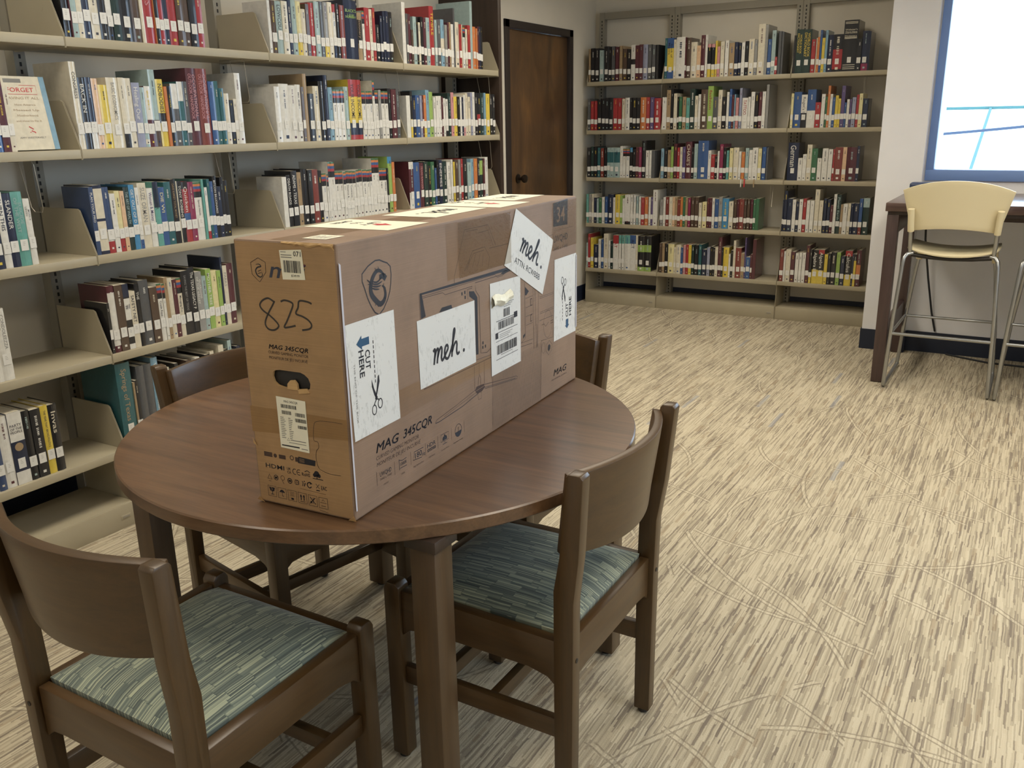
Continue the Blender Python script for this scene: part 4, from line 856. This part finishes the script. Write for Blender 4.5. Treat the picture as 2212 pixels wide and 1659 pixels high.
# ---- long side print
fl=Flat()
fl.line([(108,463),(132,458),(154,446),(153,415),(140,387),(111,364),(88,384),(73,416),(67,445)],2.4,'ink_black',True,smooth=2)
fl.line([(134,428),(126,440),(112,444),(98,434),(90,418),(92,404),(104,391),(116,383),(128,387),(134,398),(131,411),(124,415)],11,K,smooth=5,taper=True); fl.poly([(118,436),(132,438),(142,430),(134,422),(126,428),(118,426)],K)
fl.line([(128,436),(138,434)],3,K,taper=True); fl.line([(112,442),(106,450)],2,K,taper=True); fl.line([(118,444),(116,451)],2,K,taper=True)
for a,b_ in (((94,428),(125,430)),((93,424),(126,423)),((92,420),(122,416)),((92,416),(116,410))): fl.line([a,((a[0]+b_[0])/2,a[1]-4),b_],3.4,K,smooth=4,taper=True)
fl.line([(80,433),(87,428),(92,424)],3,K,smooth=3,taper=True); fl.line([(82,424),(88,424),(92,420)],2,K,taper=True)
for k in range(8):
    a=-2.2+k*.42; fl.line([(114+18*math.cos(a),402+18*math.sin(a)),(114+23*math.cos(a),402+24*math.sin(a))],1.6,K)
# monitor drawing
fl.poly([(248,379),(617,375),(639,367),(252,375)],K); fl.line([(252,371),(560,368),(572,360),(600,360)],1.1,Bn); fl.poly([(248,378),(255,377),(266,330),(249,328)],K); fl.line([(246,379),(246,190)],1,Bn)
fl.line([(261,329),(259,349),(259,368),(333,366),(343,360),(456,359),(454,355),(434,355),(435,334)],1.3,Bn); fl.poly([(441,350),(462,347),(477,331),(475,203),(464,204),(465,326),(442,339)],K)
fl.line([(640,365),(581,363),(469,364),(471,346),(485,332),(486,203),(514,198),(533,203)],1.6,Bn); fl.poly([(317,328),(328,336),(366,335),(370,326)],K)
fl.poly([(590,366),(610,371),(640,367),(600,361)],K)
for a,b_ in ((411,350),(423,351),(424,340),(497,224),(496,214),(508,214)): fl.rect(a-2.6,b_-3.4,a+2.6,b_+3.4,K)
fl.line([(382,391),(430,482),(534,482),(567,432)],1.2,Bn); fl.line([(425,396),(462,434),(516,436),(538,410),(528,386)],1.2,Bn); fl.line([(436,478),(486,477)],1,Bn); fl.line([(490,469),(533,470),(555,434)],1,Bn); fl.line([(433,400),(466,428),(512,429)],1,Bn)
fl.line([(382,391),(382,375)],1,Bn)
for a in ((452,425,436,397),(475,426,459,399),(495,423,482,398),(509,422,502,395)): fl.line([(a[0],a[1]),(a[2],a[3])],1,Bn)
fl.line([(537,430),(627,429)],1.2,Bn); fl.line([(712,355),(712,187),(690,180)],1.3,Bn); fl.poly([(714,314),(735,300),(720,292),(714,294)],K); fl.poly([(700,196),(712,200),(712,194),(700,188)],K)
for a,b_ in ((757,761),(768,776),(794,782)): fl.line([(a,340),(b_,148)],1.1,Bn)
fl.line([(761,208),(780,208),(780,150),(761,150)],1.1,Bn,True); fl.line([(795,214),(879,212),(877,154),(803,160)],1.1,Bn); fl.circ(845,196,26,.8,Bn,n=24,ry=36)
for v in (274,270,235,231): fl.line([(797,v),(882,v-1)],.9,Bn)
for v in (285,262,240,218): fl.line([(716,v),(756,v)],.9,Bn)
fl.rect(742,262,752,280,Bn); fl.rect(744,264,750,278,'cardboard',1); fl.rect(742,222,752,240,Bn); fl.rect(744,224,750,238,'cardboard',1)
fl.line([(808,200),(822,200),(832,192),(850,200)],1.2,Bn); fl.line([(862,200),(878,200)],1.5,Bn); fl.line([(862,194),(878,194)],1.5,Bn)
fl.line([(854,150),(871,136),(867,120),(849,112),(833,126),(836,142)],1.1,Bn,True); fl.poly([(855,140),(861,134),(859,126),(850,121),(844,128),(847,138)],K); fl.circ(818,138,10,.8,Bn,n=20,ry=14)
fl.line([(247,184),(538,182),(751,166)],1.4,Bn); fl.line([(262,188),(466,192),(755,176)],1,Bn); fl.line([(262,188),(247,184)],1,Bn)
# hatched parallelogram, part of the print
import itertools
Hp=[(533,6),(798,4),(807,156),(689,159),(539,138)]
def clipx(x0,dx):
    # line x = x0 + dx*(v/150), v 5..157
    out=[]
    for v in range(5,158,4):
        x=x0+dx*v/150
        if x<533+ (v-6)*.045 or x>798+(v-4)*.06: continue
        if v>138 and x<539+(v-138)/21*150: continue
        out.append((x,v))
    return out
for k in range(60):
    P=clipx(500+k*6.2,26)
    if len(P)>1: fl.line([P[0],P[-1]],.75,Bn)
fl.line([(539,180),(533,6)],.8,Bn); fl.line([(806,160),(798,6)],1,Bn)
# stand
fl.line([(285,101),(291,106),(370,114),(455,125)],1.2,Bn); fl.line([(285,100),(300,99),(397,104),(471,114)],1.6,K); fl.line([(320,104),(466,119)],.8,Bn)
fl.poly([(455,124),(462,131),(495,129),(501,120),(487,114),(462,115)],Bn); fl.line([(458,122),(497,124)],1,'cardboard',lv=1); fl.line([(495,127),(661,104),(668,100),(662,97),(499,116)],1.3,Bn); fl.line([(500,119),(655,100)],1.1,K)
fl.line([(469,130),(472,149),(478,154),(482,146),(481,129)],1.1,Bn); fl.line([(454,181),(454,124)],1,Bn); fl.line([(500,181),(499,127)],1,Bn); fl.line([(466,115),(484,113),(483,98),(469,99)],1.2,Bn,True); fl.line([(476,181),(476,154)],.8,Bn)
# words and icons
fl.text("MAG",75,107,18,K,-.01,76,0.,.25); fl.text("345CQR",166,106,18,K,-.01,105,0.,.25)
fl.text("CURVED GAMING MONITOR",74,93,8,Bn,-.02,146,0.,.2); fl.text("MONITEUR DE JEU INCURVÉ",74,80,8,Bn,-.02,152,0.,.2)
fl.text("UWQHD",82,57,9,K,-.03,38,.008); fl.text("3440 x 1440",82,49,5,Bn,-.03,38); fl.text("UWQHD",92,36,3.6,Bn,0,17)
for i in range(7): 
    x=(72,131,188,243,291,347,402)[i]; fl.line([(x,71-i*.2),(x,43)],.9,Bn)
fl.line([(147,69),(147,47),(150,50),(173,49)],1.3,K); fl.line([(147,68),(158,64),(173,65)],1.3,K,smooth=3); fl.text("1000R",151,54,7,K,0,22,.008); fl.text("1000R",152,35,3.6,Bn,0,13)
fl.line([(235,65),(201,66),(196,50),(228,46)],1.4,K); fl.text("180",203,51,12,K,0,26,.008); fl.text("Hz",230,47,8,K,0,11,.008); fl.text("High Refresh Rate",196,34,3.4,Bn,0,38)
fl.text("HDR",250,57,9,K,0,32,.008); fl.rect(250,48,282,54,K); fl.text("READY",252,49,4.2,'cardboard',0,28,.008,lv=1); fl.text("HDR Ready",254,34,3.4,Bn,0,24)
fl.line([(304,68),(335,67),(334,51),(303,52)],1.1,K,True); fl.line([(311,53),(311,58),(314,61),(324,61),(327,58),(327,53)],1.4,K,smooth=2); fl.poly([(311,53),(327,53),(327,58),(324,61),(314,61),(311,58)],K); fl.disc(319,63,2.5,K); fl.line([(319,51),(319,46)],1.4,K); fl.line([(310,45),(328,45)],1.4,K); fl.text("Console Mode",303,32,3.4,Bn,0,31)
fl.circ(376,56,14,1.3,K,n=22,ry=14); fl.poly([(376+13*math.cos(a_),54+12*math.sin(a_)) for a_ in [PI+PI*i/10 for i in range(11)]],K); fl.line([(376,50),(376,64)],1.4,'ink_brown',lv=1); fl.text("Ergonomic Design",355,31,3.4,Bn,0,40)
fl.text("MAG",880,45,17,K,-.02,86,0.,.25); fl.text("MSI ARSENAL GAMING",868,35,4,Bn,-.03,100)
fl.poly([(882,499),(973,503),(971,437),(882,440)],K); fl.text("34",902,449,40,'cardboard',0,52,.008,lv=1)
fl.text("UWQHD",883,399,18,K,0,90,.008); fl.text("3440 x 1440",882,378,10,Bn,0,90); fl.line([(884,430),(1010,428)],.8,Bn); fl.line([(838,420),(880,421)],.9,Bn)
put(fl,FS,'printed_artwork',.0003)
# ---- paper labels on the long side
P_='paper_scuffed'
def meh(fl,x,y,L,ang,m,lv=1):
    k=L/135.; ca,sa=math.cos(ang),math.sin(ang)
    T=lambda P:[(x+(a*ca-b*sa)*k,y+(a*sa+b*ca)*k) for a,b in P]
    w=6.2*k
    fl.line(T([(3,27),(8,31),(10,27),(7,12),(4,0)]),w,m,lv=lv,smooth=4); fl.line(T([(6,10),(13,25),(20,30),(22,24),(18,10),(16,0)]),w,m,lv=lv,smooth=4)
    fl.line(T([(19,12),(26,25),(33,30),(36,24),(33,9),(36,2),(42,5)]),w,m,lv=lv,smooth=4)
    fl.line(T([(42,5),(52,14),(60,22),(57,29),(50,27),(46,16),(49,4),(58,1),(66,8)]),w,m,lv=lv,smooth=4)
    fl.line(T([(66,8),(78,26),(88,48),(89,56),(85,54),(80,34),(76,14),(74,0)]),w,m,lv=lv,smooth=4); fl.line(T([(76,10),(85,24),(93,28),(96,22),(94,8),(98,1),(106,4)]),w,m,lv=lv,smooth=4)
    c=T([(124,3)])[0]; fl.disc(c[0],c[1],4.2*k,m,lv)
def scissors(fl,x,y,s,flip,m,lv=1):
    T=lambda P:[(x+a*s,y+b*s*flip) for a,b in P]
    fl.poly(T([(-10,40),(-4,20),(6,0),(2,-4),(-5,8),(-11,26)]),m,lv); fl.poly(T([(14,44),(15,30),(6,10),(0,-4),(-3,-1),(4,18),(10,42)]),m,lv)
    fl.line(T([(2,-2),(-4,-8),(-6,-12)]),2.6*s,m,lv=lv); fl.line(T([(0,-2),(8,-4),(10,-8)]),2.6*s,m,lv=lv)
    for cx,cy in ((-7,-22),(13,-14)): c=T([(cx,cy)])[0]; fl.circ(c[0],c[1],7*s,2.2*s,m,lv,20,9.5*s)
fl=Flat(); fl.poly([(7,365),(156,365),(159,151),(14,150)],P_)
fl.text("CUT",60,309,14.5,K,-PI/2,36,.022,lv=1); fl.text("HERE",41,312,14.5,K,-PI/2,50,.022,lv=1)
for q in range(9): fl.rect(84.5,322-q*9.2,86.7,316-q*9.2,K,1)
scissors(fl,84,213,.95,1,K); fl.poly([(36,325),(52,338),(52,332),(74,332),(74,318),(52,318),(52,312)],'ink_blue',1); fl.text("THE END OF THE BOX",24,292,4.5,'ink_grey',-PI/2,110,lv=1)
put(fl,FS,'paper_label',.0009,'white paper with CUT HERE, blue arrow and scissors, nearest the front corner')
fl=Flat(); fl.poly([(232,327),(462,327),(462,188),(235,187)],P_); meh(fl,284,225,137,.0,K)
put(fl,FS,'paper_label',.0009,'white paper printed meh.')
fl=Flat(); fl.poly([(534,351),(687,346),(684,136),(533,136)],P_)
fl.bars(597,263,628,282,K,16,1,5); fl.rect(560,264,590,286,'ink_grey',1) if False else None
fl.rect(560,258,668,259.4,K,1); fl.rect(650,251,668,265,K,1); fl.bars(570,238,650,260-4,K,40,1,8); fl.rect(557,231,668,232.2,K,1); fl.rect(555,218,568,232,K,1)
for q in range(3): fl.rect(575,226-q*4,640-q*10,224.8-q*4,'ink_grey',1)
fl.rect(556,211,668,212,K,1); fl.bars(561,180,663,202,K,46,1,9); fl.rect(580,176,640,177.4,'ink_grey',1); fl.rect(556,168,668,169.2,K,1)
for q in range(3): fl.rect(600,296-q*4,650-q*8,294.6-q*4,'ink_grey',1)
put(fl,FS,'shipping_label',.0012)
m=MB(); G=[[(.538+.09*i/6+.004*math.sin(j*2.1),-.0022-.010*math.sin(PI*j/4)*(1-.3*math.sin(i*1.7)),.294+.026*j/4+.004*math.sin(i*1.3)) for j in range(5)] for i in range(7)]; m.shell(G,.0006,'paper_plain'); m.build('torn_flap',box)
fl=Flat(); fl.poly([(669,505),(879,407),(811,279),(605,382)],P_); meh(fl,683,405,143,-.463,K); fl.text("ATTN: RCWBBB",655,382,15,K,-.44,150,lv=1)
put(fl,FS,'paper_label',.0016,'tilted white paper printed meh. ATTN: RCWBBB')
fl=Flat(); fl.poly([(887,355),(1030,355),(1028,139),(881,140)],P_); scissors(fl,943,274,.92,-1,K)
for q in range(8): fl.rect(937,256-q*9.2,939.4,250-q*9.2,K,1)
fl.text("CUT",974,190,15,K,PI/2,38,.022,lv=1); fl.text("HERE",996,190,15,K,PI/2,52,.022,lv=1); fl.poly([(968,158),(982,168),(976,168),(976,184),(960,184),(960,168),(954,168)],'ink_blue',1)
put(fl,FS,'paper_label',.0009,'white paper with CUT HERE and scissors, at the far end')
# ---- papers on the top
def toppaper(u0,v0,u1,v1,kind,lab):
    fl=Flat(); fl.rect(u0,v0,u1,v1,'paper_plain')
    if kind=='lift':
        cu=(u0+u1)/2+14
        for s,q in (("LIFT",112),("TO",145),("OPEN",180)): fl.text(s,cu,v0+q,18,K,PI,None if False else len(s)*15.,.008,lv=1,align='c')
        fl.poly([(cu-8,v0+44),(cu+12,v0+74),(cu+3,v0+74),(cu+3,v0+88),(cu-14,v0+88),(cu-14,v0+74),(cu-24,v0+74)],'ink_red',1)
    elif kind=='meh': meh(fl,u1-45,(v0+v1)/2+14,(u1-u0)*.62,PI,K)
    else:
        for q in range(5): fl.rect(u0+8,v0+10+q*8,u1-8-(q*5)%13,v0+12+q*8,'ink_grey',1)
    o=put(fl,FT,'paper_label',.0007,lab)
toppaper(188,24,332,222,'lift','white LIFT TO OPEN paper on top, nearer one'); toppaper(420,62,645,200,'meh','white meh. paper on top, nearer one')
toppaper(662,36,822,222,'lift','white LIFT TO OPEN paper on top, farther one'); toppaper(846,92,1029,224,'meh','white meh. paper on top, farthest'); toppaper(38,50,92,103,'s','small white label on top near the front corner')
# clear glossy tape over the top and along edges
def tape_mat():
    g=NT('glossy_clear'); tr=g.n('BsdfTransparent'); gl=g.n('BsdfGlossy'); gl.inputs['Roughness'].default_value=.12; mx=g.n('MixShader'); tc=g.n('TexCoord').outputs['Object']
    n=g.noise(tc,60.,3,.6); bp=g.n('Bump'); bp.inputs['Strength'].default_value=.6; bp.inputs['Distance'].default_value=.002; g.l(n,bp.inputs['Height']); g.l(bp.outputs[0],gl.inputs['Normal'])
    tr.inputs[0].default_value=(.90,.87,.82,1); mx.inputs[0].default_value=.13; g.l(tr.outputs[0],mx.inputs[1]); g.l(gl.outputs[0],mx.inputs[2]); g.l(mx.outputs[0],g.t.nodes['Material Output'].inputs[0])
tape_mat()
for q in ((4,78,186,150),(334,60,419,150)):
    fl=Flat(); fl.rect(*q,'glossy_clear'); put(fl,FT,'clear_tape',.0004)
for q in ((872,380,1030,500),(400,384,640,500)):
    fl=Flat(); fl.rect(*q,'glossy_clear'); put(fl,FS,'clear_tape',.0024)
fl=Flat(); fl.poly([(1024,150),(1031,150),(1031,350),(1026,350)],'clear_tape'); put(fl,FS,'edge_tape',.0026)
fl=Flat(); fl.poly([(1,20),(5,20),(6,470),(1,474)],'clear_tape'); put(fl,FS,'edge_tape',.0026,'whitish scuffed tape along the vertical edge')

# ================================================================= COUNTER AND STOOLS
CX0,CX1,CY0,CY1,CZ=2.115,4.60,3.245,4.108,1.004
t=thing('counter_table','tall dark brown counter table under the window with the stools pushed to it','table',(0,0,0))
m=MB(); m.box((CX0,CY0,CZ-.045),(CX1,CY1,CZ),'counter_top_wood'); m.build('countertop',t,bevel=.003)
m=MB(); m.box((CX0+.012,CY0+.012,CZ-.062),(CX1-.012,CY1-.01,CZ-.0452),'panel_wood'); m.build('reveal_strip',t)
for x,y in ((CX0+.040,CY0+.045),(CX0+.040,CY1-.06),(CX1-.045,CY0+.045),(CX1-.045,CY1-.06)):
    m=MB(); m.box((x-.030,y-.030,0.002),(x+.030,y+.030,CZ-.0622),'counter_wood'); m.build('leg',t,bevel=.003)
for x in (CX0+.045,CX1-.045):
    m=MB(); m.box((x-.014,CY0+.084,CZ-.17),(x+.014,CY1-.099,CZ-.0624),'counter_wood'); m.build('side_rail',t,bevel=.002)
    m=MB(); m.box((x-.014,CY0+.084,.24),(x+.014,CY1-.099,.34),'counter_wood'); m.build('lower_rail',t,bevel=.002)
m=MB(); m.box((CX0+.084,CY1-.085,CZ-.16),(CX1-.084,CY1-.06,CZ-.0624),'counter_wood'); m.build('rear_rail',t,bevel=.002)
m=MB(); m.box((2.165,3.72,CZ),(2.52,3.80,CZ+.078),'case_blue'); tag(m.build('equipment_case',bevel=.014,seg=3),'low dark blue case standing on the counter behind the cream stool','case')
def make_stool(label,loc,shellm):
    """faces +y (toward the counter); rear legs at y=0"""
    t=thing('bar_stool',label,'stool',loc,0,'bar stools at the counter'); S='steel'; w=.258
    rim=[]
    for s in (-1,1):
        m=MB(); x=s*w
        # one bent tube each side: front leg, floor runner, rear leg, bend into the seat rail
        P=[(s*.185,.46,.735),(s*.205,.475,.60),(s*.236,.505,.30),(x*.985,.522,.04),(x*.99,.518,.016),(x,.495,.0105),(x,.25,.0105),(x,.02,.0105),(x,.002,.018),(x-s*.002,.0,.05),(x-s*.016,.0,.40),(x-s*.034,.0,.70),(x-s*.038,.004,.728),(x-s*.050,.02,.745),(x-s*.075,.03,.750)]
        m.tube(P,.0105,S,10); m.build('leg_frame',t,smooth=True)
        m=MB(); m.tube([(x-s*.062,.03,.742),(x-s*.058,.012,.80),(x-s*.056,-.005,.87),(x-s*.052,-.02,.93)],.0105,S,10); m.build('back_post',t,smooth=True)
        m=MB(); m.tube([(x-s*.057,-.003,.868),(x-s*.055,-.012,.90),(x-s*.052,-.021,.96),(x-s*.051,-.026,.985)],.0165,shellm,12); m.build('post_sleeve',t,smooth=True)
        m=MB(); m.tube([(s*.186,.458,.742),(s*.194,.466,.66)],.0165,shellm,12); m.add([(s*.186,.455,.745),(s*.186,.455,.67),(s*.13,.44,.745)],[(0,1,2)],shellm); m.build('leg_sleeve',t,smooth=True)
        m=MB(); m.tube([(x-s*.012,.0,.312),(s*.237,.494,.318)],.008,S,8); m.build('side_footrest',t,smooth=True)
    m=MB(); m.tube([(-w+.012,0,.312),(w-.012,0,.312)],.009,S,10); m.build('rear_footrest',t,smooth=True)
    m=MB(); m.tube([(-.237,.492,.318),(-.225,.50,.318),(.225,.50,.318),(.237,.492,.318)],.008,S,8); m.build('front_footrest',t,smooth=True)
    m=MB(); m.tube([(-.19,.03,.742),(-.10,.03,.732),(0,.03,.728),(.10,.03,.732),(.19,.03,.742)],.011,'glide_dark',8); m.tube([(-.185,.45,.735),(.185,.45,.735)],.009,S,8); m.tube([(-.18,.03,.738),(-.18,.45,.738)],.008,S,8); m.tube([(.18,.03,.738),(.18,.45,.738)],.008,S,8); m.build('seat_support',t,smooth=True)
    G=[]
    for i in range(13):
        v=i/12; row=[]
        for j in range(17):
            u=-1+2*j/16; hw=.222-.012*(2*v-1)**2; yy=.008+.45*v+ (.012*(u*u) if v<.1 else 0); z=.770-.016*(1-u*u)+.010*abs(u)**3-.014*max(0,v-.8)/.2-.012*max(0,.15-v)/.15*(1-u*u)
            row.append((u*hw,yy,z))
        G.append(row)
    m=MB(); m.shell(G,.010,shellm); m.build('seat',t,smooth=True,bevel=.002)
    G=[]
    for i in range(11):
        v=i/10; row=[]
        for j in range(21):
            u=-1+2*j/20; hw=.204+.054*v; zb=.868+.020*(1-u*u); zt=1.080+.052*(1-abs(u)**2.2)
            z=zb+(zt-zb)*v; y=-.004-.030*v-.045*(1-u*u)
            row.append((u*hw,y+.03,z))
        G.append(row)
    m=MB(); m.shell(G,.009,shellm); m.build('backrest',t,smooth=True,bevel=.002)
    return t
make_stool('cream plastic bar stool with steel legs at the dark counter',(2.463,3.166,0),'stool_cream')
make_stool('plum bar stool cut off by the right edge of the photo, beside the cream stool',(3.012,3.160,0),'stool_plum')
# cables
m=MB(); m.tube([(2.24,4.02,.93),(2.25,4.06,.72),(2.29,4.07,.48),(2.33,4.10,.26),(2.36,4.112,.14)],.006,'black_cable',8); tag(m.build('power_cord',smooth=True),'black power cord hanging from the counter down to the baseboard','cord')
m=MB(); m.tube([(2.44,4.09,.006),(2.52,4.05,.006),(2.68,3.98,.006),(2.90,3.97,.006),(3.3,4.02,.006),(3.9,4.05,.006)],.0055,'black_cable',8); tag(m.build('floor_cable',smooth=True),'black cable lying on the carpet below the window wall','cable')
